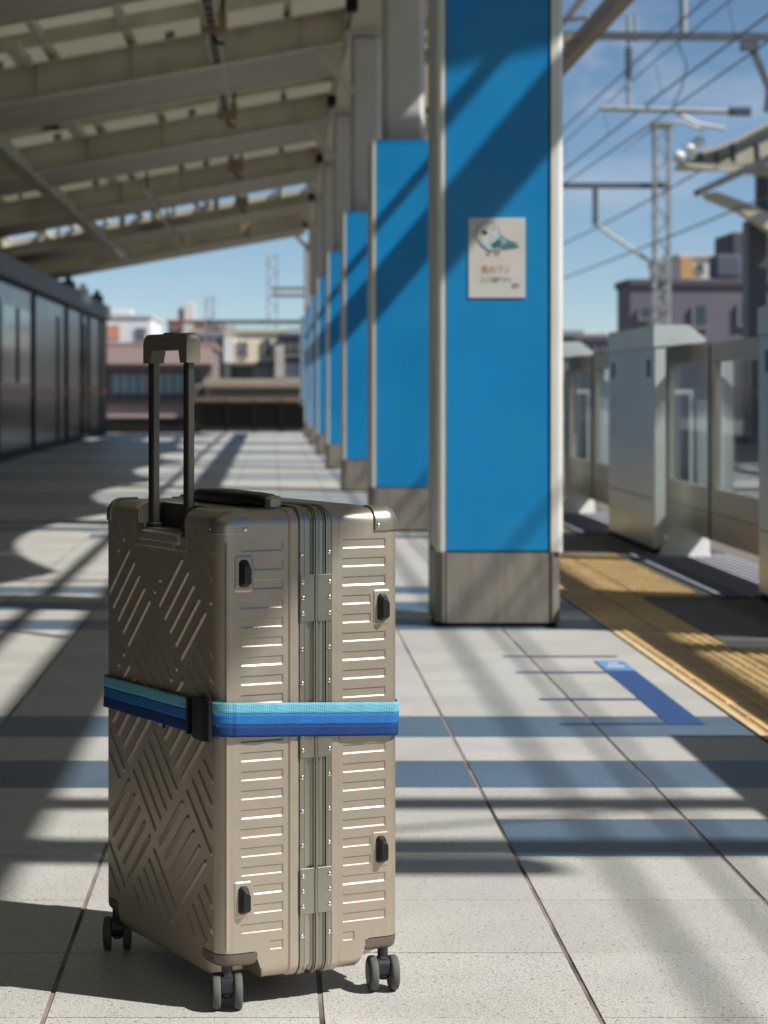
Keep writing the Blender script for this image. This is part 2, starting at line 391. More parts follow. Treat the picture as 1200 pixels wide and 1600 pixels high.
# ground, track bed, far platform
g = MB(); g.add([(-3000,-3000,-1.35),(3000,-3000,-1.35),(3000,3000,-1.35),(-3000,3000,-1.35)], [(0,1,2,3)])
tag(g.build('ground', 'town', recalc=False), kind='structure')
tag(MB().box(2.75, 9.9, -30, 400, -1.34, -1.1).build('track_bed', 'ballast', recalc=False), kind='structure')
tag(MB().box(2.42, 2.72, -32, 52, -1.34, -.26).build('platform_wall', 'concrete', recalc=False), kind='structure')
tag(MB().box(10.2, 15.5, 20, 95, -1.34, -.02).build('far_platform_deck', 'concrete', recalc=False), kind='structure')
for k, x in enumerate((3.55, 4.62, 7.5, 8.57)):
    r = MB().prism([(x-.07,-1.1),(x+.07,-1.1),(x+.07,-1.08),(x+.012,-1.06),(x+.012,-.99),(x+.035,-.98),(x+.035,-.95),(x-.035,-.95),(x-.035,-.98),(x-.012,-.99),(x-.012,-1.06),(x-.07,-1.08)], 1, -30, 300).build('rail', 'rail')
    tag(r, ['rail nearest the platform doors on the brown ballast', 'second rail of the near track on the ballast', 'first rail of the far track on the ballast', 'rail farthest from the platform doors'][k], 'rail', 'railway rails')

# ================================================================== COLUMNS
CX0, CX1 = .660, 1.172
def make_column():
    r = empty('platform_column', (.91, 9.14, 0))
    def B(name, mt, *bx, b=0): 
        o = part(name, mt, r, *bx, b=b); return loc_to(r, o)
    y0, y1 = 9.14, 9.58
    # octagonal stainless foot
    c = .034
    o = MB().prism([(CX0+c,y0),(CX1-c-.012,y0),(CX1-.012,y0+c),(CX1-.012,y1),(CX0,y1),(CX0,y0+c)], 2, .018, .298).build('steel_foot', 'stain', r); loc_to(r, o)
    o = MB().prism([(CX0+c+.01,y0+.012),(CX1-c-.02,y0+.012),(CX1-.024,y0+c),(CX1-.024,y1-.01),(CX0+.012,y1-.01),(CX0+.012,y0+c)], 2, 0, .018).build('dark_joint', 'gap', r); loc_to(r, o)
    for x in (CX0+c+.006, CX1-c-.020): B('foot_seam', 'gap', (x-.003, x+.003, y0-.0015, y0+.01, .02, .296))
    for x in (CX0+c-.004, CX1-c-.009): B('foot_moulding', 'stain', (x-.005, x+.005, y0-.004, y0+.006, .02, .296), b=.002)
    # white rounded corner posts
    for nm, cx, sgn in (('corner_post', CX0, 1), ('corner_post', CX1, -1)):
        pts = []
        R = .026
        for k in range(7):
            t = math.pi/2*k/6; pts.append((cx + sgn*(R - R*math.cos(t)), y0 + R - R*math.sin(t)))
        pts += [(cx+sgn*(.037 if sgn > 0 else .05), y0), (cx+sgn*(.037 if sgn > 0 else .05), y0+.07), (cx, y0+.07)]
        o = MB().prism(pts, 2, .302, 2.632).build('corner_post', 'white', r); loc_to(r, smooth(o, 30))
        o = MB().box(min(cx,cx+sgn*.05), max(cx,cx+sgn*.05), y1-.07, y1, .302, 2.632).build('corner_post', 'white', r); loc_to(r, o)
    B('core', 'gap', (CX0+.02, CX1-.02, y0+.02, y1-.02, .30, 2.62))
    B('front_panel', 'blue', (CX0+.040, CX1-.056, y0+.006, y0+.018, .305, 2.63), b=.003)
    B('back_panel', 'blue', (CX0+.056, CX1-.056, y1-.018, y1-.006, .305, 2.63), b=.003)
    B('side_panel', 'white', (CX0+.004, CX0+.018, y0+.074, y1-.074, .305, 2.63), b=.003)
    B('side_panel', 'blue', (CX1-.018, CX1-.004, y0+.074, y1-.074, .305, 2.63), b=.003)
    B('shaft', 'shaft', (.755, 1.035, 9.27, 9.56, 2.60, 4.30), b=.035)
    B('shaft_collar', 'gap', (.72, 1.07, 9.24, 9.59, 2.60, 2.634), b=.01)
    B('top_plate', 'shaft', (.70, 1.09, 9.2, 9.64, 4.30, 4.34))
    return r
c0 = make_column()
ords = ['nearest', 'second', 'third', 'fourth', 'fifth', 'sixth', 'last']
for k in range(7):
    c = c0 if k == 0 else copy_tree(c0)
    if k: c.location = (.91, 9.14 + 6.1*k, 0)
    lab = ('nearest blue panelled column with white corners carrying the bird notice' if k == 0 else
           f'{ords[k]} blue panelled column down the platform row, behind the one with the notice' if k < 6 else
           'last and smallest blue panelled column at the far end of the platform row')
    tag(c, lab, 'column', 'blue panelled columns along the platform')
cb = copy_tree(c0); cb.location = (.91, 3.04, 0)
cb.location = (.91, 9.14 + 6.1*7, 0); tag(cb, 'small column beyond the end of the roof, farthest of the blue row', 'column', 'blue panelled columns along the platform')

# bird notice on the first column
nt_ = empty('bird_notice', (.905, 9.145, 1.48)); tag(nt_, 'white paper notice with a blue bird drawing and orange Japanese lettering on the nearest column', 'notice')
PY = 9.1425
def PP(x, y): return ((x-424)/3560*9.14, .95+(610-y)*9.14/3560)
def poly(name, mt, pts, y, par=nt_):
    o = MB().add([(p[0], y, p[1]) for p in pts], [tuple(range(len(pts)))]).build(name, mt, par, recalc=False)
    me = o.data
    if me.polygons[0].normal.y > 0: me.flip_normals()
    return loc_to(par, o)
loc_to(nt_, part('sheet', 'poster', nt_, (.7915, 1.0190, PY-.0005, PY+.002, 1.322, 1.643)))
def ell(cx, cy, rx, ry, rot=0, n=24):
    out = []
    for k in range(n):
        t = 2*math.pi*k/n; a, b = rx*math.cos(t), ry*math.sin(t)
        out.append(PP(cx + a*math.cos(rot)-b*math.sin(rot), cy + a*math.sin(rot)+b*math.cos(rot)))
    return out
# bird: outline shapes first, pale fills on top, a plain small bird looking left
L1, L2, L3, L4 = PY-.0016, PY-.0024, PY-.0032, PY-.0040
poly('bird_outline', 'teal', ell(762, 366, 19.5, 19.5), L1); 
poly('bird_outline', 'teal', [PP(*p) for p in ((748,366),(751,383),(762,392),(778,393),(790,388),(811,387),(808,380),(793,374),(781,366))], L1)
poly('bird_head', 'poster', ell(762, 366, 18.2, 18.2), L2)
poly('bird_body', 'palebird', [PP(*p) for p in ((749,372),(752,382),(763,390.5),(777,391.5),(786,386),(780,372),(766,384),(756,377))], L3)
poly('bird_wing', 'palebird', [PP(*p) for p in ((766,366),(780,368),(792,376),(785,384),(774,389),(766,383))], L3)
for p, q in (((776,386),(789,373)),((781,386),(796,376)),((786,386),(803,380)),((790,387),(808,384)),((770,388),(784,371))):
    d = .9; poly('feather', 'teal', [PP(p[0]-d,p[1]-d),PP(q[0]-d,q[1]-d),PP(q[0]+d,q[1]+d),PP(p[0]+d,p[1]+d)], L4)
poly('beak', 'ink', [PP(*p) for p in ((752,360),(759,362),(763,363),(760,367),(754,364))], L4)
poly('eye', 'ink', ell(757, 362, 2.6, 2.6, n=10), PY-.0046); poly('eye', 'ink', ell(771, 358, 1.5, 1.5, n=10), L4)
poly('foot', 'orangeink', [PP(*p) for p in ((760,394),(767,393),(768,397),(761,397))], L3); poly('foot', 'orangeink', [PP(*p) for p in ((773,394),(781,393),(782,397),(774,397))], L3)
def text(s, name, px, py, h, mt, par, width=None, y=PY-.003):
    cu = bpy.data.curves.new(name, 'FONT'); cu.body = s; cu.size = 1; cu.align_x = 'CENTER'; cu.align_y = 'CENTER'; cu.offset = .003
    o = bpy.data.objects.new(name, cu); COL.objects.link(o); cu.materials.append(M[mt])
    bpy.context.view_layer.update()
    w = max(o.dimensions.x, .01); hh = max(o.dimensions.y, .01)
    X, Z = PP(px, py); hm = h*9.14/3560; sy = hm/hh; sx = (width*9.14/3560)/w if width else sy
    o.scale = (sx, sy, 1); o.rotation_euler = (math.radians(90), 0, 0); o.location = (X, y, Z)
    bpy.context.view_layer.update()
    me = bpy.data.meshes.new_from_object(o.evaluated_get(bpy.context.evaluated_depsgraph_get())); me.transform(o.matrix_world)
    bpy.data.objects.remove(o); me.materials.clear(); me.materials.append(M[mt])
    o = bpy.data.objects.new(name, me); COL.objects.link(o); o.parent = par; loc_to(par, o)
    return o
text('鳥のフン', 'orange_lettering', 776, 421, 12, 'orangeink', nt_, 46)
text('にご注意下さい', 'dark_lettering', 776, 437, 8, 'ink', nt_, 46)
text('駅長', 'small_lettering', 806, 446.5, 7, 'ink', nt_, 11)

# ================================================================== CANOPY ROOF
can = empty('platform_canopy', (0, 20, 0)); tag(can, 'sloping cream canopy roof with deep olive beams over the platform', 'canopy')
def CB(o): return loc_to(can, o)
YB_ = [17.4 + 6.1*k for k in range(-8, 6)]
ZS = lambda x: 4.60 + .18*x; ZB = lambda x: 4.10 + .18*x
def xedge(y):
    t = ((y - 13.0 + 3.05) % 6.1 - 3.05)/3.05
    return 2.70 + .62*t*t
def sheet(y0, y1, gap=None):
    m = MB(); n = max(2, int((y1-y0)/.2)); 
    for i in range(n):
        a, b = y0+(y1-y0)*i/n, y0+(y1-y0)*(i+1)/n
        xa, xb = xedge(a), xedge(b)
        vs = [(-5.6,a,ZS(-5.6)),(xa,a,ZS(xa)),(xb,b,ZS(xb)),(-5.6,b,ZS(-5.6))]
        m.add(vs + [(x,y,z+.05) for x,y,z in vs], [(3,2,1,0),(4,5,6,7),(1,2,6,5),(0,4,7,3)] + ([(0,1,5,4)] if i == 0 else []) + ([(2,3,7,6)] if i == n-1 else []))
    return CB(m.build('roof_panel', 'roofsheet', can, recalc=False))
YB = [17.4 + 6.1*k for k in range(-8, 6)]       # deep beams
edges = [-8.0] + YB[0:]
for k in range(len(YB)-1):
    y0, y1 = YB[k]+.02, YB[k+1]-.02
    if k == 11:
        sheet(y0, y0+5.3)
        # light slot in the roof, bridged by short ties
        for x in [-4.9+.62*i for i in range(11)]: CB(MB().bar((x, y0+5.2, ZS(x)+.02), (x, y0+8.2, ZS(x)+.02), random.choice((.05,.09,.14)), .05).build('slot_tie', 'flange', can))
    elif k == 12: sheet(y0+1.9, y1)
    else:
        mid = (y0+y1)/2; sheet(y0, mid-.01); sheet(mid+.01, y1)
sheet(-32, YB[0]-.02)
for k, yb in enumerate(YB):
    m = MB()
    def slab(xa, xb, ya, yb_, za, zb):  # sloped slab
        m.add([(xa,ya,za(xa)),(xb,ya,za(xb)),(xb,yb_,za(xb)),(xa,yb_,za(xa)),(xa,ya,zb(xa)),(xb,ya,zb(xb)),(xb,yb_,zb(xb)),(xa,yb_,zb(xa))],
              [(0,3,2,1),(4,5,6,7),(0,1,5,4),(1,2,6,5),(2,3,7,6),(3,0,4,7)])
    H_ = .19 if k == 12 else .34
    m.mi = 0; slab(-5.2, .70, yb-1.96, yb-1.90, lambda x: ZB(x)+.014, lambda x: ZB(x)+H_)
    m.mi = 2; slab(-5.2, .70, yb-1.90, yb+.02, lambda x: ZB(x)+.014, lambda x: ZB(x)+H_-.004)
    m.mi = 1; slab(-5.2, .70, yb-2.05, yb-1.93, lambda x: ZB(x), lambda x: ZB(x)+.012)
    m.mi = 1; slab(-5.2, .70, yb-.05, yb+.05, lambda x: ZB(x), lambda x: ZB(x)+.012)
    m.mi = 1; slab(-5.2, .70, yb-2.03, yb-1.962, lambda x: ZB(x)+H_-.02, lambda x: ZB(x)+H_)
    for x in (-4.6,-3.5,-2.2,-1.3,-.5,.3):
        m.mi = 0; slab(x-.010, x+.010, yb-2.0, yb-1.961, lambda x_: ZB(x_)+.0141, lambda x_: ZB(x_)+H_-.021)
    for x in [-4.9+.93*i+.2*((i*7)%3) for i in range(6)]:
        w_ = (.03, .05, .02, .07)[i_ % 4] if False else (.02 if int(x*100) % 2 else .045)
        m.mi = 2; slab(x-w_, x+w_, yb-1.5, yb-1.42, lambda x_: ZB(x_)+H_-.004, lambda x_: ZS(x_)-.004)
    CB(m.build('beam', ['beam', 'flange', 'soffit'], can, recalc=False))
    # secondary shallow rafters between the deep beams
    if k < len(YB)-1:
        for q, (off, dep, mt) in enumerate(((.45, .16, 'flange'), (1.9, .10, 'flange'), (3.3, .14, 'beam'))):
            m = MB(); y = yb+off
            slab(-5.2, 1.9, y-.05, y+.05, lambda x: ZS(x)-dep, lambda x: ZS(x)-.004)
            CB(m.build('rafter', mt, can, recalc=False))
# longitudinal members
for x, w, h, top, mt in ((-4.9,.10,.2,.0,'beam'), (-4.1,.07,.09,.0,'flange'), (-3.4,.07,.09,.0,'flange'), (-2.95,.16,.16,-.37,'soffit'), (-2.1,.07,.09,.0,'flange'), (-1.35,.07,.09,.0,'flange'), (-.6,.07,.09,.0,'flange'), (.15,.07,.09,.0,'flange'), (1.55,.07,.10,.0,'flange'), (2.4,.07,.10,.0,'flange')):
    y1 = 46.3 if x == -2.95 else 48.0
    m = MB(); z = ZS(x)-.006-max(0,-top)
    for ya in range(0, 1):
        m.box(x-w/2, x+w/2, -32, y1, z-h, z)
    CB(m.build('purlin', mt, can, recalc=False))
CB(part('column_girder', 'flange', can, (.74, 1.05, -32, 48.4, 4.342, 4.74)))
CB(part('edge_girder', 'brown', can, (3.46, 3.60, -32, 48.2, 4.82, 5.02)))
o = MB().tube([(3.30, -32, 5.11), (3.30, 48, 5.11)], .035, 8).build('gutter_pipe', 'flange', can); CB(smooth(o))
for k in range(-3, 7):
    y = 8.33 + 6.1*k
    CB(MB().bar((.9, y, ZS(.9)+.13), (3.53, y, 5.06), .16, .10).build('cantilever_arm', 'brown', can))
    if k >= 0:
        CB(MB().bar((1.0, y+1.1, ZS(1.0)+.10), (3.53, y+1.1, 5.07), .05, .05).build('shadow_rod', 'flange', can))  # unseen thin rods, added to cast the finer shadow bands on the floor
        CB(MB().bar((2.5, y-.3, ZS(2.5)+.09), (3.50, y-1.5, 5.06), .04, .04).build('shadow_rod', 'flange', can))
CB(MB().prism([(2.6,4.88),(3.45,5.06),(3.45,5.5),(2.6,5.4)], 1, 8.10, 8.20).build('shadow_plate', 'brown', can))  # unseen plate added to shade the top of the nearest column
# struts from each column to the beam line, and hanging pieces
for k in range(-1, 7):
    y = 9.4 + 6.1*k
    CB(MB().bar((.78, y-.1, 3.75), (.45, y-.1, 4.12), .07, .07).build('strut', 'beam', can))
    
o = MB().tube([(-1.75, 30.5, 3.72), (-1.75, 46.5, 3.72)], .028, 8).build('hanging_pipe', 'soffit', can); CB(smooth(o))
for y in [i*3.05 + 32 for i in range(5)]:
    CB(MB().bar((-1.75, y, 3.74), (-1.75, y, ZS(-1.75)-.02), .03, .03).build('pipe_hanger', 'cable', can))
tr = MB()
for sx in (-.56, -.46): tr.box(sx-.008, sx+.008, -32, 25, 4.03, 4.06)
for i in range(103):
    y = -8 + i*.32; tr.box(-.55, -.47, y, y+.02, 4.035, 4.042)
CB(tr.build('cable_tray', 'beam', can, recalc=False))
cb_ = MB()
for q in range(4):
    pts = []; 
    for i in range(60):
        y = -6 + i*.53; pts.append((-.54+q*.02+.008*math.sin(y*1.7+q), y, 4.06+.008*math.sin(y*2.3+q*2)))
    cb_.tube(pts, .010, 6)
CB(smooth(cb_.build('cable_bundle', 'cable', can)))
for k in range(-1, 5):
    y = 19.3 + 6.1*k
    CB(part('equipment_box', 'box', can, (-.60, -.38, y, y+.25, 3.98, 4.16), b=.01))
    m = MB(); m.tube([(-.56,y+.1,4.15),(-.57,y+.1,4.3),(-.55,y,4.48)], .02, 6); m.tube([(-.42,y+.12,4.15),(-.41,y+.1,4.3),(-.46,y,4.48)], .02, 6); m.tube([(-.50,y+.1,3.985),(-.48,y+.1,3.92),(-.40,y+.1,3.90)], .018, 6)
    CB(m.build('drop_cable', 'cable', can))
    CB(part('ceiling_lamp', 'flange', can, (-2.4, -2.25, y+1, y+2.2, 4.0, 4.08), b=.01))
    CB(part('junction_box', 'mull', can, (-2.85+.2*(k%2), -2.65+.2*(k%2), y+.6, y+.9, ZS(-2.7)-.16, ZS(-2.7)-.02), b=.01))
    CB(part('speaker', 'mull', can, (.60, .70, y-1.0, y-.85, 4.0, 4.12), b=.02))

# ================================================================== PLATFORM DOORS
GX0, GX1 = 2.22, 2.45
ORD = ['', 'first', 'second', 'third', 'fourth', 'fifth', 'sixth']
def make_housing():
    r = empty('door_housing', (2.33, 0, 0)); Lh = 1.78
    # side profile in X-Z, bevelled cap
    part('front_panel', 'steelhouse', r, (GX0-2.33, GX0-2.265, 0, Lh, .03, 1.20), b=.004)
    part('back_panel', 'steelhouse', r, (GX1-2.265, GX1-2.24, .95, Lh, .03, 1.20), b=.004)
    o = MB().prism([(GX0-2.333,1.203),(GX1-2.262,1.232),(GX1-2.262,1.25),(GX1-2.36,1.33),(GX0-2.325,1.33),(GX0-2.333,1.318)], 1, -.012, Lh+.012).build('cap', 'cap', r)
    part('plinth', 'rubber', r, (GX0-2.32, GX0-2.275, .01, Lh-.01, 0, .03))
    for y in (-.006, Lh-.004): part('end_cover', 'cap', r, (GX0-2.328, GX0-2.267, y, y+.010, .035, 1.198), b=.003)
    part('panel_seam', 'gap', r, (GX0-2.3315, GX0-2.329, .05, Lh-.05, .315, .320))
    for y in (.13, Lh-.27): part('blue_sticker', 'marking', r, (GX0-2.3325, GX0-2.3305, y, y+.12, 1.03, 1.13))
    for z in (.84, .66):
        part('red_lettering', M_RED, r, *[(GX0-2.3325, GX0-2.3305, Lh-.24, Lh-.21, z+q*.03, z+q*.03+.018) for q in range(4)])
    return r
M['red'] = mat('red_ink', (.42, .10, .08), .5); M_RED = 'red'
h0 = make_housing()
def make_leaf(Lf):
    r = empty('door_leaf', (2.455, 0, 0)); t = .018
    part('upper_rail', 'leaf', r, (-t, t, 0, Lf, 1.10, 1.21), b=.004)
    part('lower_panel', 'leaf', r, (-t, t, 0, Lf, .11, .40), b=.004)
    part('stile', 'leaf', r, (-t, t, 0, .09, .402, 1.098)); part('stile', 'leaf', r, (-t, t, Lf-.12, Lf, .402, 1.098))
    part('edge_seal', 'rubber', r, (-t-.004, t+.004, -.012, .0, .11, 1.205)); 
    part('glass_pane', 'glass', r, (-.004, .004, .09, Lf-.12, .402, 1.098))
    part('seam', 'gap', r, (-t-.001, -t+.002, .01, Lf-.01, .262, .266))
    return r
lf0 = make_leaf(1.40)
hl = {13.22: ('stainless door housing with pale cap in the middle of the gate row, left of the open glass leaves'), 8.60: 'nearest stainless door housing, cut by the right edge of the photo'}
first = True
for i, gy in enumerate(GNEAR):
    h = h0 if first else copy_tree(h0); h.location = (2.33, gy, 0)
    if abs(gy-13.22) < .1: lab = 'stainless door housing with grey cap and blue stickers between two pairs of glass leaves'
    elif abs(gy-8.6) < .1: lab = 'nearest stainless door housing in view, cut off by the edge of the view beside the striped mat'
    elif abs(gy-17.84) < .1: lab = 'pale capped door housing just visible behind the nearest blue column'
    elif gy < 8: lab = 'stainless platform door housing standing nearer than the view shows, beside the tactile paving'
    else: lab = ORD[int(round((gy-17.84)/4.62))] + ' stainless door housing beyond the one glimpsed behind the nearest column'
    tag(h, ' '.join(lab.split()[:16]), 'door housing', 'stainless housings of the platform doors')
    for j, (y0) in enumerate((gy-2.84, gy-1.42)):
        lf = lf0 if first and j == 0 else copy_tree(lf0); 
        lf.location = (2.455, gy-.565 if j == 0 else gy-.56, .008); lf.scale = (1, -1.74, 1) if j == 0 else (1, 1, 1)
        if abs(gy-13.22) < .1: lab = ('glazed half-height door leaf next to the nearest housing, right of the leaf seam', 'glazed half-height door leaf reflecting the blue column, next to the white wedge')[j]
        elif abs(gy-17.84) < .1: lab = ('far narrow glazed door leaf touching the middle housing', 'far narrow glazed door leaf right beside the edge of the nearest column')[j]
        elif gy < 9: lab = ('longer', 'shorter')[j] + ' glazed platform door leaf of the ' + ('opening beside the suitcase' if gy < 5 else 'opening nearer than the cut-off housing')
        else: lab = ('near', 'far')[j] + ' glazed leaf of the ' + ORD[int(round((gy-17.84)/4.62))] + ' door opening beyond the narrow far leaves'
        tag(lf, lab, 'platform door', 'glazed half-height platform door leaves')
    first = False
    # wedge at the foot of the housing's near end
    w = MB(); y0 = gy-.24
    w.add([(2.24,y0,.004),(2.50,y0,.004),(2.50,y0+.22,.004),(2.24,y0+.22,.004),(2.315,y0+.03,.16),(2.50,y0+.03,.125),(2.50,y0+.22,.125),(2.33,y0+.22,.16)],
          [(0,3,2,1),(4,5,6,7),(0,1,5,4),(1,2,6,5),(2,3,7,6),(3,0,4,7)])
    o = w.build('foot_wedge', 'white')
    if abs(gy-13.22) < .1: lab = 'white wedge block at the foot of the middle door housing, above the striped mat'
    elif abs(gy-17.84) < .1: lab = 'small white wedge block low beside the right edge of the nearest blue column'
    else: lab = 'white wedge block at the foot of the ' + ('housing beside the suitcase' if gy < 5 else 'cut-off nearest housing' if gy < 9 else ORD[int(round((gy-17.84)/4.62))] + ' housing down the row')
    tag(o, lab, 'wedge', 'white wedges at the door housings')
    # striped mat in the opening
    mtr = empty('ribbed_mat', (2.3, gy-1.42, 0))
    loc_to(mtr, part('mat_base', 'matdark', mtr, (2.06, 2.64, gy-2.78, gy-.02, -.0032, .003)))
    sl = MB(); sb = MB()
    for q in range(13):
        x = 2.07+q*.045
        sl.box(x, x+.020, gy-2.76, gy-.04, .0032, .0046) if q not in (1,2) else sb.box(x, x+.024, gy-2.76, gy-.04, .0032, .0046)
    tag(loc_to(mtr, sl.build('rib_strips', 'matlight', mtr, recalc=False)), kind='stuff'); loc_to(mtr, sb.build('blue_strips', 'matblue', mtr, recalc=False))
    lab = ('black and white ribbed mat before the nearest glass door leaves' if abs(gy-13.22) < .1 else 'distant ribbed mat at the foot of the narrow far door leaves' if abs(gy-17.84) < .1 else 'ribbed mat in the ' + ('opening beside the suitcase' if gy < 5 else 'opening nearer than the cut-off housing' if gy < 9 else ORD[int(round((gy-17.84)/4.62))] + ' opening down the row'))
    tag(mtr, lab, 'mat', 'ribbed mats in the platform door openings')

# ================================================================== DARK GLAZED WALL, left
wl = empty('glazed_wall', (-3.7, 38, 0)); tag(wl, 'dark glossy panelled wall with a painted orange reflection along the shaded left side of the platform', 'wall')
def W(o): return loc_to(wl, o)
ys = [-32, -26, -20, -14, -8.0, -2.0, 4.0, 9.5, 15.0, 20.0, 24.6, 29.6, 34.6, 40.2, 43.4, 45.0, 48.2, 49.6]
for a, b in zip(ys[:-1], ys[1:]):
    W(part('panel', 'darkglass', wl, (-3.72, -3.62, a+.05, b-.05, .12, 2.42)))
    W(part('orange_reflection', 'orange', wl, (-3.622, -3.6185, a+.06, b-.06, .86, .985)))  # coloured strip standing in for an orange reflection in the dark panels
for y in ys: W(part('mullion', 'mull', wl, (-3.74, -3.585, y-.08, y+.08, .0, 2.42), b=.01))
for y in (30.15, 38.6, 43.95): W(part('door_gap', 'mull', wl, (-3.63, -3.60, y-.09, y+.09, .12, 2.2)))
W(part('window', 'winpale', wl, (-3.62, -3.612, 30.6, 34.1, 1.06, 2.12))); W(part('window', 'winpale', wl, (-3.62, -3.612, 25.3, 29.0, 1.06, 2.12)))  # pale panes colour in windows mirrored by the dark wall
W(part('window_post', 'mull', wl, (-3.613, -3.60, 32.3, 32.55, 1.06, 2.12)))
W(part('kick_plate', 'mull', wl, (-3.74, -3.60, -32, 49.6, 0, .12)))
W(part('cornice', 'cornice', wl, (-3.95, -3.50, -32, 49.7, 2.46, 2.78), b=.03)); W(part('shadow_gap', 'mull', wl, (-3.74, -3.59, -32, 49.6, 2.42, 2.46)))
W(part('back_wall', 'mull', wl, (-5.4, -5.2, -32, 49.6, 0, 3.15))); W(part('flat_roof', 'mull', wl, (-5.2, -3.955, -32, 49.6, 2.62, 2.74))); W(part('inner_wall', 'mull', wl, (-3.95, -3.745, -32, 49.6, 0, 2.45)))
tag(MB().box(-5.6, -3.9, -32, 52, -.25, -.001).build('side_floor', 'concrete', recalc=False), kind='structure')
# small equipment on the cornice
for k, (y, x) in enumerate(((41.5, -3.72), (44.5, -3.7), (47.6, -3.66))):
    m = MB(); m.bbox(x-.12, x+.12, y, y+.5, 2.78, 2.95, .02); m.tube([(x, y+.25, 2.95), (x, y+.25, 3.05)], .06, 8)
    tag(m.build('rooftop_unit', ['cornice', 'lampw', 'cornice'][k]), ['dark equipment unit on the cornice of the left wall, nearest of three', 'pale equipment unit on the cornice between two dark ones', 'dark equipment unit at the far end of the left wall cornice'][k], 'equipment', 'units on the left wall cornice')

# ================================================================== PLATFORM END FENCE
ef = empty('end_fence', (-1.4, 50.6, 0)); tag(ef, 'black fence of vertical bars closing the far end of the platform', 'fence')
def F(o): return loc_to(ef, o)
for x in [-1.6+.6*i for i in range(6)]: F(part('post', 'mull', ef, (x-.03, x+.03, 50.57, 50.63, 0, .78)))
F(part('rail', 'brown', ef, (-1.65, 1.5, 50.55, 50.65, .72, .76))); F(part('rail', 'mull', ef, (-1.65, 1.5, 50.57, 50.63, .10, .15)))
m = MB()
for i in range(51): x = -1.6+.06*i; m.box(x-.014, x+.014, 50.59, 50.61, .15, .72)
F(tag(m.build('bars', 'mull', ef, recalc=False), kind='stuff'))
F(part('dark_board', 'gap', ef, (-1.6, 1.4, 50.64, 50.66, .12, .60)))

# ================================================================== BUILDINGS
def P3(px, py, Y): return ((px-424)/3560*Y, .95+(610-py)*Y/3560)
BM = {}
def bmat(name, col, rough=.8):
    if name not in BM: BM[name] = mat(name, col, rough, var=.1, scale=.8)
    return BM[name]
def building(name, label, px0, px1, ytop, Y, depth, col, wins=(), bands=(), roofcol=(.3,.3,.3), z0=-1.35, extra=()):
    x0, zt = P3(px0, ytop, Y); x1, _ = P3(px1, ytop, Y)
    r = empty(name, ((x0+x1)/2, Y, z0)); tag(r, label, 'building')
    A = lambda o: loc_to(r, o)
    wm = bmat(label[:18].replace(' ', '_'), col)
    A(part('walls', wm, r, (x0, x1, Y, Y+depth, z0, zt))); A(part('parapet', bmat('roof_'+label[:14], roofcol), r, (x0-.1, x1+.1, Y-.1, Y+depth+.1, zt+.003, zt+.25), b=.03))
    for (a, b, c, d, nx, ny, fill, mt) in wins:      # pixel rect and counts
        for i in range(nx):
            for j in range(ny):
                wa = a+(b-a)*i/nx; wb = wa+(b-a)/nx*fill; ya = c+(d-c)*j/ny; yb = ya+(d-c)/ny*fill
                X0, Z1 = P3(wa, ya, Y); X1, Z0 = P3(wb, yb, Y)
                w = A(part('window', mt, r, (X0, X1, Y-.04, Y+.12, Z0, Z1)))
                fr = MB(); t = .08
                fr.box(X0-t, X1+t, Y-.12, Y-.002, Z0-t, Z0-.003); fr.box(X0-t, X0-.003, Y-.12, Y-.002, Z0, Z1); 
                sl_ = fr.build('sill', bmat('pale_trim', (.24,.23,.22)), w, recalc=False); loc_to(r, sl_)
    for (a, b, c, d, cc, pr) in bands:
        X0, Z1 = P3(a, c, Y); X1, Z0 = P3(b, d, Y)
        A(part('band', bmat('band_%d_%d' % (a, c), cc), r, (X0, X1, Y-pr, Y+.05, Z0, Z1)))
    for (nm, a, b, c, d, cc, back) in extra:
        X0, Z1 = P3(a, c, Y); X1, Z0 = P3(b, d, Y)
        A(part(nm, bmat('extra_%d_%d' % (a, c), cc), r, (X0, X1, Y+back, Y+back+max(1.5, (X1-X0)), max(Z0, zt+.26) if nm in ('roof_tank','roof_hut','stair_tower') else Z0, Z1), b=.05))
    return r
# fix sub-part parenting: windows carry the root's inverse, sills repeat it (both objects sit at world coordinates)
part('kerb_wall', 'mull', ef, (-3.65+1.4, -1.62+1.4, -.1, .1, 0, .16))
building('shop_building', 'low building with dusty pink bands and curtained windows behind the handle', 120, 332, 545, 88, 12, (.19,.165,.155),
    wins=[(176,300,584,622,9,1,.8,bmat('curtain_glass', (.34,.46,.44), .3))],
    bands=[(150,331,543,569,(.44,.32,.29),.5),(165,330,632,652,(.46,.32,.30),.35),(122,331,570,578,(.03,.025,.022),.6),(122,330,625,631,(.03,.025,.022),.5),(160,330,657,664,(.05,.045,.04),.1),(305,316,655,690,(.40,.38,.35),.3),(283,304,664,690,(.30,.29,.28),.25)], roofcol=(.25,.16,.15))
building('white_building', 'white block with a faded orange wall mark beside the left wall end', 150, 236, 497, 150, 14, (.78,.78,.77),
    wins=[(215,232,512,536,2,2,.5,'winglass')], bands=[(164,187,508,530,(.60,.28,.20),.06)], extra=[('roof_hut',165,205,482,496,(.6,.61,.6),1)], roofcol=(.55,.55,.55))
building('brick_building', 'reddish brown building with a white rooftop tank behind the telescopic handle', 262, 342, 504, 210, 16, (.36,.19,.14),
    wins=[(264,284,512,530,2,2,.6,'winglass'),(300,338,512,560,3,4,.55,'winglass')], bands=[(286,302,506,526,(.58,.56,.53),.2)],
    extra=[('roof_tank',286,303,471,502,(.66,.66,.64),2),('stair_tower',277,286,480,502,(.12,.11,.12),2)], roofcol=(.25,.14,.10))
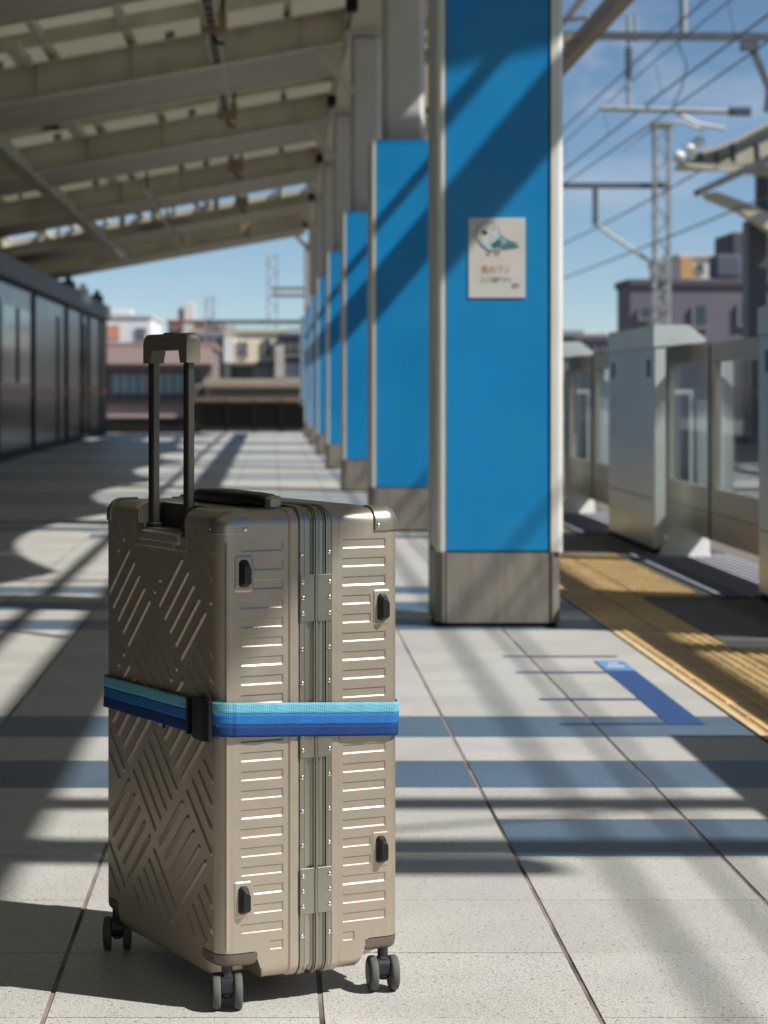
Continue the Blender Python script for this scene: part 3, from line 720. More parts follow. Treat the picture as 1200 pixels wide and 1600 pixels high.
building('slate_building', 'dark blue grey office block with pale floor lines behind the gantry', 300, 356, 522, 130, 12, (.24,.27,.32),
    wins=[(302,352,527,600,5,6,.7,'winglass')], bands=[(300,356,y,y+2.5,(.35,.36,.38),.15) for y in (524,540,556,572,588)], roofcol=(.4,.4,.4))
building('beige_building', 'sunlit beige apartment block with a white end panel in the far centre', 350, 446, 522, 118, 12, (.84,.74,.56),
    wins=[(372,392,534,560,2,2,.45,'winglass'),(414,424,530,556,1,1,.9,'winglass'),(362,400,570,598,3,1,.8,'winglass')],
    bands=[(350,366,528,570,(.8,.8,.78),.3),(350,446,566,571,(.2,.17,.14),.4),(396,420,572,602,(.42,.38,.33),.25)], extra=[('roof_hut',332,366,506,519,(.52,.45,.36),3)], roofcol=(.5,.45,.36))
building('navy_building', 'dark navy building left of the last blue columns', 440, 492, 527, 112, 10, (.07,.085,.12),
    wins=[(444,486,534,560,4,2,.6,'winglass')], bands=[(430,444,540,590,(.5,.46,.4),.4),(420,480,590,600,(.3,.26,.22),.2)], roofcol=(.1,.1,.12))
building('cream_shed', 'long low cream shed with a brown eaves line below the apartment blocks', 322, 480, 603, 84, 8, (.86,.72,.48),
    wins=[(330,474,608,617,16,1,.5,bmat('shed_panel', (.42,.32,.2)))], bands=[(300,482,619,629,(.12,.08,.055),.4),(300,482,601,604,(.3,.25,.2),.5),(300,482,630,676,(.035,.03,.028),.1)], roofcol=(.3,.26,.2))
building('purple_building', 'dark purple grey building with dim windows behind the platform doors', 985, 1330, 447, 80, 3, (.15,.135,.165),
    wins=[(1084,1104,478,512,1,1,.95,'winglass'),(1155,1172,474,508,1,1,.95,'winglass'),(1000,1016,482,498,1,1,.95,'winglass'),(1220,1300,474,508,3,1,.4,'winglass')],
    extra=[('roof_tank',1137,1176,392,428,(.10,.12,.15),2),('stair_tower',1180,1330,350,446,(.10,.09,.11),4)], roofcol=(.09,.08,.10))
building('orange_white_building', 'small sunlit orange and white roof block rising behind the purple building', 1062, 1110, 404, 125, 10, (.62,.58,.52),
    bands=[(1062,1080,403,440,(.55,.33,.15),.3)], wins=[(1090,1100,412,424,1,1,.9,'winglass')], roofcol=(.5,.48,.44))
building('white_low_building', 'low white building seen over the far door leaves', 860, 946, 524, 150, 10, (.6,.62,.62),
    wins=[(868,940,536,548,6,1,.6,'winglass')], bands=[(860,912,516,523,(.25,.33,.36),.2)], roofcol=(.6,.6,.6))
building('mauve_building', 'mauve grey block between the white low building and the middle door housing', 898, 990, 533, 105, 10, (.20,.175,.21),
    wins=[(905,985,540,552,6,1,.5,'winglass')], roofcol=(.12,.1,.12))
# loose row of town buildings for the wider view
rnd = random.Random(3)
for k, (px, w) in enumerate(((-160,90),(-40,110),(60,70),(520,60),(600,90),(700,90),(800,60),(1360,120),(1500,140))):
    building('town_building', ['grey','tan','white','brown','cream','slate','ochre','pale','dark'][k]+' town building out beyond the platform, mostly out of view', px, px+w, rnd.uniform(500,545), 160+rnd.uniform(0,60), 12,
        [(.3,.3,.3),(.4,.33,.25),(.6,.6,.58),(.2,.13,.1),(.55,.48,.38),(.15,.17,.2),(.45,.35,.2),(.5,.5,.5),(.12,.11,.12)][k], wins=[(px+6,px+w-6,550,595,5,3,.5,'winglass')])

# ================================================================== CATENARY
def lattice(m, x, y, z0, z1, w, n):
    for sx in (-1,1):
        for sy in (-1,1): m.bar((x+sx*w/2, y+sy*w/2, z0), (x+sx*w/2, y+sy*w/2, z1), .07, .07)
    for i in range(n):
        a, b = z0+(z1-z0)*i/n, z0+(z1-z0)*(i+1)/n; s = 1 if i % 2 else -1
        for sy in (-1,1): m.bar((x-s*w/2, y+sy*w/2, a), (x+s*w/2, y+sy*w/2, b), .035, .035)
        for sx in (-1,1): m.bar((x+sx*w/2, y-s*w/2, a), (x+sx*w/2, y+s*w/2, b), .035, .035)
def gpart(r, name, mt, fn, sm=False):
    m = MB(); fn(m); o = m.build(name, mt, r); loc_to(r, o); return smooth(o) if sm else o
# near gantry (seen top right)
Y1 = 38.9
g1 = empty('gantry', (8, Y1, 0)); tag(g1, 'dark horizontal overhead line beam with hanging insulators at the top right of the sky', 'gantry', 'overhead line gantries')
gpart(g1, 'beam', 'darksteel', lambda m: m.bar((3.9, Y1, 7.02), (12.5, Y1, 6.95), .12, .13))
gpart(g1, 'mast', 'steel', lambda m: m.tube([(12.4, Y1, -1.3), (12.4, Y1, 8)], .14, 12), True)
gpart(g1, 'mast', 'steel', lambda m: m.tube([(7.03, Y1, 7.05), (7.03, Y1, 8.6)], .07, 8), True)
gpart(g1, 'hanger', 'steel', lambda m: (m.tube([(6.1, Y1, 7.35), (6.1, Y1, 5.76)], .035, 8), m.tube([(6.22, Y1, 7.35), (6.22, Y1, 6.9)], .03, 8)), True)
gpart(g1, 'insulator', 'insul', lambda m: [m.tube([(6.1, Y1, 6.8-.07*i), (6.1, Y1, 6.77-.07*i)], .07, 10) for i in range(8)], True)
gpart(g1, 'arm', 'steel', lambda m: m.tube([(5.62, Y1, 5.77), (7.9, Y1, 5.71)], .05, 8), True)
gpart(g1, 'insulator', 'insul', lambda m: [m.tube([(7.82+.065*i, Y1, 5.71), (7.85+.065*i, Y1, 5.71)], .09, 10) for i in range(6)], True)
gpart(g1, 'brace', 'darksteel', lambda m: (m.bar((8.15, Y1, 6.95), (8.5, Y1, 6.1), .1, .1), m.bar((8.5, Y1, 6.1), (8.45, Y1, 5.7), .09, .09), m.box(8.02, 8.3, Y1-.1, Y1+.1, 6.75, 6.9)))
gpart(g1, 'jumper', 'wire', lambda m: m.tube([(6.95, Y1, 6.85), (7.1, Y1, 6.5), (7.0, Y1, 6.1), (6.85, Y1, 5.8)], .015, 6), True)
gpart(g1, 'steady_arm', 'steel', lambda m: m.tube([(6.9, Y1, 5.7), (7.3, Y1, 5.5), (7.75, Y1, 5.42)], .03, 6), True)
# second gantry with lattice tower
Y2 = 66
g2 = empty('gantry', (11.2, Y2, -1.3)); tag(g2, 'tall lattice tower with a beam and slanting arm standing in the right of the sky', 'gantry', 'overhead line gantries')
gpart(g2, 'tower', 'steel', lambda m: lattice(m, 11.3, Y2, -1.3, 8.55, .40, 22))
gpart(g2, 'beam', 'darksteel', lambda m: m.bar((2.0, Y2, 6.88), (11.5, Y2, 6.88), .14, .16))
gpart(g2, 'drop_post', 'darksteel', lambda m: m.bar((9.38, Y2, 6.8), (9.38, Y2, 5.75), .14, .14))
gpart(g2, 'slanting_arm', 'steel', lambda m: (m.tube([(9.38, Y2, 5.77), (11.0, Y2, 4.66), (11.35, Y2, 4.62)], .055, 8)), True)
gpart(g2, 'tower_cap', M_RED if False else 'brown', lambda m: m.box(11.02, 11.58, Y2-.25, Y2+.25, 8.55, 8.68))
gpart(g2, 'top_arm', 'steel', lambda m: (m.tube([(11.4, Y2, 8.68), (12.0, Y2, 8.72), (12.5, Y2, 8.5)], .05, 6), m.tube([(11.2, Y2, 8.66), (10.2, Y2, 7.9)], .03, 6), m.bar((12.4,Y2,8.5),(12.55,Y2,8.5),.14,.14)), True)
# distant gantry behind platform end
Y3 = 120
g3 = empty('gantry', (0, Y3, -1.3)); tag(g3, 'far gantry of two thin lattice masts beyond the platform end, under the roof edge', 'gantry', 'overhead line gantries')
gpart(g3, 'mast', 'steel', lambda m: lattice(m, 0.05, Y3, -1.3, 8.1, .5, 20)); gpart(g3, 'mast', 'steel', lambda m: lattice(m, -3.25, Y3, -1.3, 5.9, .4, 16)); gpart(g3, 'mast', 'steel', lambda m: lattice(m, 4.4, Y3, -1.3, 7, .4, 16))
gpart(g3, 'beam', 'darksteel', lambda m: (m.bar((0, Y3, 6.3), (4.4, Y3, 6.3), .2, .15), m.bar((0, Y3, 5.95), (4.4, Y3, 5.95), .2, .15)))
gpart(g3, 'beam', 'darksteel', lambda m: (m.bar((-3.4, Y3, 4.55), (4.4, Y3, 4.55), .2, .22), m.bar((-3.4, Y3, 4.15), (4.4, Y3, 4.15), .1, .1)))
gpart(g3, 'insulator', 'lampw', lambda m: m.box(.2, 1.6, Y3-.1, Y3+.1, 6.08, 6.2))
# gantry nearer than the frame: it throws the two cross bands on the floor
Y4 = 2.3
g4 = empty('gantry', (12, Y4, -1.3)); tag(g4, 'twin-chord overhead line gantry over the tracks beside the suitcase, above the view', 'gantry', 'overhead line gantries')
gpart(g4, 'chord', 'darksteel', lambda m: m.bar((4.3, 2.56, 7.0), (12.2, 2.56, 7.0), .11, .11)); gpart(g4, 'chord', 'darksteel', lambda m: m.bar((4.3, 2.06, 7.0), (12.2, 2.06, 7.0), .13, .12))
gpart(g4, 'mast', 'steel', lambda m: m.tube([(12.2, Y4, -1.3), (12.2, Y4, 8)], .15, 12), True)
gpart(g4, 'bracing', 'darksteel', lambda m: [m.bar((4.4+1.3*i, 2.06 if i % 2 else 2.56, 7), (5.7+1.3*i, 2.56 if i % 2 else 2.06, 7), .018, .018) for i in range(6)])
gpart(g4, 'insulator', 'insul', lambda m: (m.tube([(4.9, 2.3, 7), (4.9, 2.3, 6.2)], .05, 8), [m.tube([(4.9, 2.3, 6.7-.1*i), (4.9, 2.3, 6.64-.1*i)], .1, 10) for i in range(4)]), True)
gpart(g4, 'arm', 'steel', lambda m: (m.tube([(4.5, 2.32, 6.0), (5.45, 2.31, 5.88)], .035, 8), m.tube([(5.2, 2.31, 5.86), (5.5, 2.31, 5.86)], .085, 10)), True)
# wires
def wire(label, x, z, r, sag=.12, span=36., y0=-20, y1=200, x1=None, ph=0):
    pts = []; n = 60
    for i in range(n+1):
        y = y0+(y1-y0)*i/n; t = ((y-ph) % span)/span
        pts.append((x + ((x1-x)*(y/120) if x1 is not None else 0), y, z - sag*4*t*(1-t)))
    o = MB().tube(pts, r, 6).build('overhead_wire', 'wire'); smooth(o); tag(o, label, 'wire', 'overhead wires along the tracks')
wire('highest overhead wire, crossing the sky up to the top edge beside the girder', 6.4, 6.73, .016, .05, ph=3)
wire('second overhead wire from the top, close under the highest one', 6.45, 6.50, .012, .1, ph=3)
wire('thick feeder cable slanting through the middle of the sky', 6.6, 5.98, .017, .06, ph=3)
wire('contact wire just below the thick feeder cable', 4.2, 3.93, .008, .03, ph=3)
wire('upper wire of the far track, meeting the lattice tower below its beam', 7.9, 5.05, .016, .15, ph=2)
wire('lowest faint wire of the far track near the right canopy', 7.95, 4.05, .016, .05, ph=2)
dp = MB()
for i in range(16): y = 8+6.1*i; dp.tube([(6.5, y, 6.45), (6.6, y, 5.95)], .006, 5)
o = dp.build('wire_droppers', 'wire'); tag(o, 'thin vertical droppers joining the near track wires', 'wire')

# ================================================================== OPPOSITE CANOPY
oc = empty('far_canopy', (10.5, 40, 0)); tag(oc, 'curved olive canopy with brackets and white end lamps at the right edge of the sky', 'canopy')
def OP(px, py, Y=40): return P3(px, py, Y)
def oprism(name, mt, pix, ya, yb, Y=40):
    return loc_to(oc, MB().prism([OP(*p, Y) for p in pix], 1, ya, yb).build(name, mt, oc))
top = [(1072,252),(1085,238),(1110,231),(1140,221),(1170,205),(1200,190),(1260,165),(1330,150)]
und = [(1330,162),(1260,178),(1200,203),(1170,222),(1140,238),(1108,246),(1080,258)]
oprism('roof_shell', 'flange', top+[(1330,260),(1200,258),(1072,257)], 39.9, 41.2); oprism('roof_edge', 'shaft', top+[(1330,158),(1260,173),(1200,197),(1170,212),(1140,228),(1110,238),(1085,245),(1074,258)], 39.75, 39.895)
oprism('soffit', 'beam', [(1046,250),(1060,258),(1330,272),(1330,296),(1072,264),(1050,256)], 39.6, 39.74)
for k, x in enumerate((1085,1110,1135,1172,1215)): oprism('rib', 'cornice', [(x,242 if x<1120 else 228),(x+6,241 if x<1120 else 227),(x+8,256),(x+2,256)], 39.62, 39.745)
oprism('gutter', 'darksteel', [(1076,302),(1080,311),(1210,251),(1330,196),(1330,180),(1206,239)], 39.2, 39.6)
oprism('bracket', 'flange', [(1106,300),(1112,308),(1160,328),(1186,345),(1215,366),(1330,390),(1330,356),(1215,334),(1160,311),(1124,298)], 40.2, 40.6)
oprism('post', 'purple_post' if False else 'cornice', [(1186,338),(1216,338),(1216,760),(1186,760)], 40.9, 41.4)
oprism('post', 'cornice', [(1196,262),(1216,262),(1216,337),(1196,337)], 40.65, 40.88)
for px, py in ((1052,249),(1068,237),(1082,227)):
    x, z = OP(px, py); m = MB()
    for k in range(4):
        a = k*math.pi/8; 
    m.tube([(x-.001, 39.4, z-.10), (x, 39.4, z-.07), (x, 39.4, z), (x, 39.4, z+.06), (x, 39.4, z+.09)], [.02,.085,.12,.085,.02], 12)
    loc_to(oc, smooth(m.build('end_lamp', 'lampw', oc)))

# ================================================================== SUITCASE
D, Wd, Z0, Z1, RR = .316, .472, .043, .765, .024
TH = math.radians(26)
sc = empty('suitcase', (-.079, 3.47, 0), TH)
tag(sc, 'champagne hard shell suitcase with raised handle standing upright on the sunlit tiles', 'suitcase')
FR0, FR1 = .135, .190
def ss(x, a, b): t = np.clip((x-a)/(b-a), 0, 1); return t*t*(3-2*t)
def lin(x, a, b): return np.clip((x-a)/(b-a), 0, 1)
ribs = []   # (u0,u1,zb,zt)
for k in range(22):
    zb = .7022 - .02925*k; zt = zb + .0150
    if k < 21:
        near1 = k in (1, 2) or k in (18, 19); ribs.append((.057 if near1 else .0356, .1085, zb, zt))
        near2 = k in (3, 4) or k in (16, 17); ribs.append((.2115, .262 if near2 else .2885, zb, zt))
    else: ribs += [(.084, .1085, zb, zt), (.2115, .233, zb, zt)]
BUMP = [(.0405, .6695), (.2815, .6085), (.279, .227), (.0395, .170)]
def disp_side(u, z):
    d = np.zeros_like(u)
    for a, b, zb, zt in ribs:
        w = lin(z, zb, zb+.0030)*(1-lin(z, zt-.0010, zt))*lin(u, a, a+.0012)*(1-lin(u, b-.0022, b))
        d -= .00155*w
    d += .0022*lin(u, .1165, .1195)*(1-lin(u, FR0-.002, FR0+.0005)) + .0022*(1-lin(u, .2035, .2065))*lin(u, FR1-.0005, FR1+.002)
    for cu, cz in BUMP:
        dd = np.maximum(np.abs(u-cu)-.0115, 0)**2 + np.maximum(np.abs(z-cz)-.0235, 0)**2
        r = np.sqrt(dd); d = np.where(r < .0045, np.maximum(d, 0) + .0016*(1-lin(r, .0022, .0040)), d)
    d += .0030*np.exp(-((u-.0125)/.0026)**2)*ss(z, .085, .10)*(1-ss(z, .705, .72))
    return d
S5 = .146
def disp_left(v, z):
    d = np.zeros_like(v)
    A = -(v-.141)/.752; B = (z-.606)/.66; a = (A+B)/2; b = (A-B)/2
    i = np.floor(a/S5+.5); j = np.floor(b/S5+.5); la = a-i*S5; lb = b-j*S5
    ev = ((i+j) % 2) == 0
    run = np.where(ev, la, lb); off = np.where(ev, lb, la)
    k = np.clip(np.round(off/(S5/5)), -2, 2); q = np.abs(off-k*S5/5); e = S5/2-.009-np.abs(run)
    prof = (1-lin(q, .0024, .0046))*lin(e, 0, .003)
    inside = lin(v, .024, .029)*(1-lin(v, .443, .448))*lin(z, .095, .100)*(1-lin(z, .725, .730))
    well = 1-(lin(v, .113, .116)*(1-lin(v, .341, .344))*lin(z, .683, .686))
    vc = .141-.752*(np.where(ev, i*S5+j*S5+k*S5/5, i*S5+k*S5/5+j*S5)); zc = .606+.66*np.where(ev, i*S5-(j*S5+k*S5/5), (i*S5+k*S5/5)-j*S5)
    okc = (vc > .008) & (vc < .468) & (zc > .075) & (zc < .745) & ~((np.abs(vc-.2285) < .095) & (zc > .700))
    d += .0025*prof*inside*well*okc
    # rim round the handle well
    r = np.sqrt(np.maximum(np.abs(v-.2285)-.100, 0)**2 + np.maximum(.705-z, 0)**2)
    d += .0012*np.exp(-((r-.006)/.003)**2)*(z > .66)
    return d
def axis(lo, hi, step, extra=()):
    a = list(np.arange(lo, hi+1e-9, step)) + [lo, hi] + [x for x in extra if lo <= x <= hi]
    a = sorted(a); o = [a[0]]
    for x in a[1:]:
        if x-o[-1] > 2.5e-4: o.append(x)
    o[-1] = hi
    return np.array(o)
zx = []
for a, b, zb, zt in ribs: zx += [zb-.0004, zb, zb+.003, zb+.0034, zt-.0014, zt-.001, zt, zt+.0004]
corn = [RR*(1-math.cos(t)) for t in np.linspace(0, math.pi/2, 8)]
def crn(lo, hi): return [lo+RR*(1-math.tan(math.pi/4*(1-t))) if False else lo+RR*t for t in np.linspace(0,1,9)] + [hi-RR*t for t in np.linspace(0,1,9)]
AZ = axis(Z0, Z1, .0018, sorted(set(zx)) + crn(Z0, Z1) + [.712, .730])
AV = axis(0, Wd, .0018, crn(0, Wd) + [.130, .327, .035, .419])
AU = axis(0, D, .0030, crn(0, D) + [FR0, FR1, .0356, .0368, .057, .0582, .1063, .1085, .1165, .1195, .2035, .2065, .2115, .2127, .262, .2598, .2885, .2863, .0486, .2684, .045, .084, .0852, .233, .2308,
             .025, .0275, .030, .0285, .052, .0535, .0555, .266, .268, .2705, .2935, .2955, .2975, .2635])
def rbox(q):
    lo = np.array([0, 0, Z0])+RR; hi = np.array([D, Wd, Z1])-RR
    c = np.clip(q, lo, hi); d = q-c; n = np.linalg.norm(d, axis=-1, keepdims=True); n[n == 0] = 1
    nn = d/n
    return c + nn*RR, nn
def zcut(u, v):
    du = np.minimum(u, D-u); dv = np.minimum(v, Wd-v)
    s = np.maximum(du-.060, 0)/.016; t = np.maximum(dv-.060, 0)/.016
    k = np.clip(1-np.maximum(s, t), 0, 1)
    return Z0-.001 + k*.047
def shell_surface(uA, keep, offset=0., deform=True):
    """rounded box surface restricted to the u values uA, as verts/faces (welded)"""
    V = []; Fc = []
    def face(a1, a2, mk, dfn):
        g1, g2 = np.meshgrid(a1, a2, indexing='ij'); q = mk(g1, g2)
        p, n = rbox(q)
        if deform and dfn is not None: p = p + n*dfn(g1, g2)[..., None]
        p = p + n*offset
        if deform or True:
            zc = zcut(q[..., 0], q[..., 1]); 
            if deform: p[..., 2] = np.maximum(p[..., 2], zc)
        o = sum(len(x) for x in V); V.append(p.reshape(-1, 3)); m1, m2 = g1.shape
        idx = np.arange(m1*m2).reshape(m1, m2)+o
        Q = np.stack([idx[:-1,:-1], idx[1:,:-1], idx[1:,1:], idx[:-1,1:]], -1).reshape(-1, 4)
        cen = q[:-1,:-1]*.25+q[1:,:-1]*.25+q[1:,1:]*.25+q[:-1,1:]*.25
        k = keep(cen.reshape(-1, 3)); Fc.append(Q[k])
    if uA[0] <= 1e-6: face(AV, AZ, lambda a, b: np.stack([a*0, a, b], -1), disp_left)
    if uA[-1] >= D-1e-6: face(AV[::3] if AV[-1] == AV[::3][-1] else np.append(AV[::3], AV[-1]), AZ, lambda a, b: np.stack([a*0+D, a, b], -1), None)
    face(uA, AZ, lambda a, b: np.stack([a, a*0, b], -1), disp_side)
    face(uA, AZ, lambda a, b: np.stack([a, a*0+Wd, b], -1), disp_side)
    def edge_band(u, other): return .0022*lin(u, .1165, .1195)*(1-lin(u, FR0-.002, FR0+.0005)) + .0022*(1-lin(u, .2035, .2065))*lin(u, FR1-.0005, FR1+.002)
    face(uA, AV, lambda a, b: np.stack([a, b, a*0+Z1], -1), edge_band)
    face(uA, AV, lambda a, b: np.stack([a, b, a*0+Z0], -1), edge_band)
    V = np.concatenate(V); Fc = np.concatenate(Fc)
    return V, Fc
def np_obj(name, V, Fq, mt, parent, ang=30, weld=1.2e-4):
    import bmesh
    used = np.unique(Fq); rm = -np.ones(len(V), int); rm[used] = np.arange(len(used)); V = V[used]; Fq = rm[Fq]
    me = bpy.data.meshes.new(name); me.vertices.add(len(V)); me.vertices.foreach_set('co', V.astype('f').ravel())
    me.loops.add(Fq.size); me.loops.foreach_set('vertex_index', Fq.ravel().astype('i'))
    me.polygons.add(len(Fq)); me.polygons.foreach_set('loop_start', np.arange(0, Fq.size, 4, dtype='i')); me.polygons.foreach_set('loop_total', np.full(len(Fq), 4, 'i'))
    me.update(calc_edges=True)
    b = bmesh.new(); b.from_mesh(me); bmesh.ops.remove_doubles(b, verts=b.verts, dist=weld); bmesh.ops.recalc_face_normals(b, faces=b.faces); b.to_mesh(me); b.free()
    me.materials.append(M[mt]); o = bpy.data.objects.new(name, me); COL.objects.link(o); o.parent = parent
    smooth(o, ang); return o
WV0, WV1, WZ, WU = .132, .325, .718, .045
def keep_all(c):
    inwell = (c[:,1] > WV0) & (c[:,1] < WV1) & (c[:,0] < WU) & (c[:,2] > WZ)
    return ~inwell
uR = AU[AU <= FR0+1e-6]; uF = AU[AU >= FR1-1e-6]
V, Fq = shell_surface(uR, keep_all); rear = np_obj('rear_shell', V, Fq, 'champ', sc, 32)
V, Fq = shell_surface(uF, lambda c: np.ones(len(c), bool)); front = np_obj('front_shell', V, Fq, 'champ', sc, 32)

# frame: loop profile swept round the v-z outline
def outline(off, v0=0., v1=Wd, z0=Z0, z1=Z1+.003, R=RR, n=8):
    pts = []
    for (cv, cz, a0) in ((v1-R, z1-R, 0), (v0+R, z1-R, 90), (v0+R, z0+R, 180), (v1-R, z0+R, 270)):
        for k in range(n+1):
            t = math.radians(a0+90*k/n); pts.append((cv+(R+off)*math.cos(t), cz+(R+off)*math.sin(t)))
    return pts
def sweep(profile, name, mt, parent, closed=False, **kw):   # profile: list of (u, off)
    V = []; F_ = []; n = None
    for (u, off) in profile:
        o = outline(off, **kw); n = len(o); V += [(u, a, b) for a, b in o]
    for i in range(len(profile)-1):
        for k in range(n): k2 = (k+1) % n; F_.append((i*n+k, i*n+k2, (i+1)*n+k2, (i+1)*n+k))
    m = MB(); m.v = V; m.f = F_; m.m = [0]*len(F_); return m.build(name, mt, parent)
o = sweep([(FR0+.0006, -.006), (FR0+.0006, .0012), (.1362, .0028), (.1425, .0034), (.1427, .0026), (.1432, .0026), (.1434, .0034), (.1472, .0030), (.1477, -.0010), (.1500, -.0026), (.1555, -.0030), (.1590, -.0006), (.1600, .0030), (.1612, .0034), (.1616, -.004)], 'frame_half', 'alu', sc); smooth(o, 25)
o = sweep([(.1626, -.004), (.1630, .0036), (.1645, .0040), (.1665, .0034), (.1675, .0004), (.1720, -.0010), (.1765, .0002), (.1774, .0028), (.1786, .0030), (.1790, -.0060), (.1808, -.0060), (.1812, .0030), (.1840, .0036), (.1842, .0028), (.1846, .0028), (.1848, .0036), (.1888, .0030), (FR1-.0006, .0010), (FR1-.0006, -.006)], 'frame_half', 'alu', sc); smooth(o, 25)
sweep([(FR0+.0003, -.006), (.1450, -.0055), (.178, -.0060), (FR1-.0003, -.006)], 'inner_seal', 'rubber', sc)
def dome(r, h, n=12):
    m = MB(); vs = []
    for j, (rr, hh) in enumerate(((1, 0), (.92, .45), (.65, .82), (.3, .98))):
        for k in range(n): t = 2*math.pi*k/n; vs.append((r*rr*math.cos(t), -h*hh, r*rr*math.sin(t)))
    fs = [(j*n+k, j*n+(k+1)%n, (j+1)*n+(k+1)%n, (j+1)*n+k) for j in range(3) for k in range(n)] + [tuple(3*n+k for k in range(n))]
    m.add(vs, fs); m.box(-r*.8, r*.8, -h*1.06, -h*.9, -r*.12, r*.12)
    return m
rp = None
def rivet(parent, u, z, off=.0034, rot=0.):
    global rp
    if rp is None: rp = smooth(dome(.0036, .0022).build('rivet', 'rivet', parent), 40); o = rp
    else: o = clone(rp, parent)
    o.location = (u, -off, z); o.rotation_euler = (0, random.uniform(-.5, .5), 0); return o
for z in (.6985, .5505, .498, .352, .299, .2465, .1065): rivet(sc, .1395, z-.002); rivet(sc, .1866, z)
for zb, zt in ((.592, .6645), (.3805, .453), (.1385, .2095)):
    for side, (u0, u1) in enumerate(((.1352, .1597), (.1648, .1905))):
        h = part('hinge', 'alu', sc, (u0, u1, -.0054, -.0036, zb, zt), b=.0007)
        for z in (zb+.012, (zb+zt)/2, zt-.012): rivet(h, .1398 if side == 0 else .1862, z, .0054)
    o = MB().tube([(.1622, -.0046, zb+.001), (.1622, -.0046, zt-.001)], .0024, 10).build('hinge_pin', 'alu', sc); smooth(o)

# corner guards (upper corners)
def guard(cond, name='corner_guard'):
    V, Fq = shell_surface(AU, cond, offset=.0030, deform=False)
    o = np_obj(name, V, Fq, 'guard', sc, 40)
    s = o.modifiers.new('thick', 'SOLIDIFY'); s.thickness = .0030; s.offset = -1
    return o
gA = guard(lambda c: (c[:,0] < .0486) & (c[:,1] < .035) & (c[:,2] > .730))
gC = guard(lambda c: (c[:,0] < .0486) & (c[:,1] > Wd-.035) & (c[:,2] > .730))
gB = guard(lambda c: (c[:,0] > .2684) & (c[:,1] < .035) & (c[:,2] > .730))
gD = guard(lambda c: (c[:,0] > .2684) & (c[:,1] > Wd-.035) & (c[:,2] > .730))
rivet(gA, .0425, .7375, .0029); rivet(gB, .2745, .7375, .0029)
q = clone(rp, gA, (-.0027, .029, .7375)); q.rotation_euler = (0, 0, -math.pi/2); q.scale = (.6, .6, .6)

# bumpers
for cu, cz in BUMP:
    m = MB(); y = -.0017
    a, b, h = .0085, .0215, .0135
    vs = [(cu-a, y, cz-b*.86), (cu-a*.5, y, cz-b), (cu+a*.7, y, cz-b), (cu+a, y, cz-b*.86), (cu+a, y, cz+b*.8), (cu+a*.5, y, cz+b), (cu-a*.5, y, cz+b), (cu-a, y, cz+b*.8)]
    vt = [(cu-a*.45, y-h*.85, cz-b*.62), (cu-a*.2, y-h*.85, cz-b*.74), (cu+a*.5, y-h, cz-b*.74), (cu+a*.78, y-h, cz-b*.62), (cu+a*.78, y-h, cz+b*.30), (cu+a*.5, y-h, cz+b*.52), (cu-a*.2, y-h*.8, cz+b*.62), (cu-a*.45, y-h*.8, cz+b*.5)]
    m.add(vs+vt, [(i, (i+1)%8, 8+(i+1)%8, 8+i) for i in range(8)] + [tuple(range(8, 16))])
    o = m.build('side_bumper', 'plastic', sc)
    bv = o.modifiers.new('soft', 'BEVEL'); bv.width = .0007; bv.segments = 2; bv.limit_method = 'ANGLE'

# handle well
m = MB(); arc = [(RR-RR*math.cos(t), Z1-RR+RR*math.sin(t)) for t in np.linspace(0, math.pi/2, 8)]
side = [(0, WZ)] + arc + [(WU, Z1)] + [(WU, WZ)]
for v in (WV0, WV1): n = len(side); m.add([(a, v, b) for a, b in side], [tuple(range(n))])
m.add([(0,WV0,WZ),(WU,WV0,WZ),(WU,WV1,WZ),(0,WV1,WZ)], [(0,1,2,3)]); m.add([(WU,WV0,WZ),(WU,WV1,WZ),(WU,WV1,Z1),(WU,WV0,Z1)], [(0,1,2,3)])
well = m.build('handle_well', 'well', sc, recalc=False)
part('well_plate', 'housing', well, (.003, WU-.004, .150, .307, WZ, WZ+.008), b=.002)
part('well_lip', 'champ', well, (-.0030, .012, .150, .307, WZ-.013, WZ+.005), b=.003)
part('well_step', 'champ', well, (-.0022, .004, .170, .287, WZ-.022, WZ-.012), b=.0018)
part('well_bracket', 'guard', well, (.0008, .0015, .297, .322, WZ+.0005, WZ+.014))
m = MB(); R1 = [(WU-.0008, .178+.006*math.cos(t), .748+.007*math.sin(t)) for t in np.linspace(0, 2*math.pi, 13)]
m.tube(R1, .0006, 5)
for k in range(5): m.box(WU-.0012, WU-.0004, .148, .166, .741+k*.0035, .742+k*.0035)
m.build('printed_emblem', 'housing', well)

# telescopic handle
for v0, v1 in ((.1415, .1600), (.2815, .3020)):
    part('handle_tube', 'leg', sc, (.0095, .0222, v0, v1, WZ+.004, .998), b=.0022)
    part('tube_collar', 'plastic', sc, (.0070, .0250, v0-.003, v1+.003, WZ+.004, WZ+.016), b=.002)
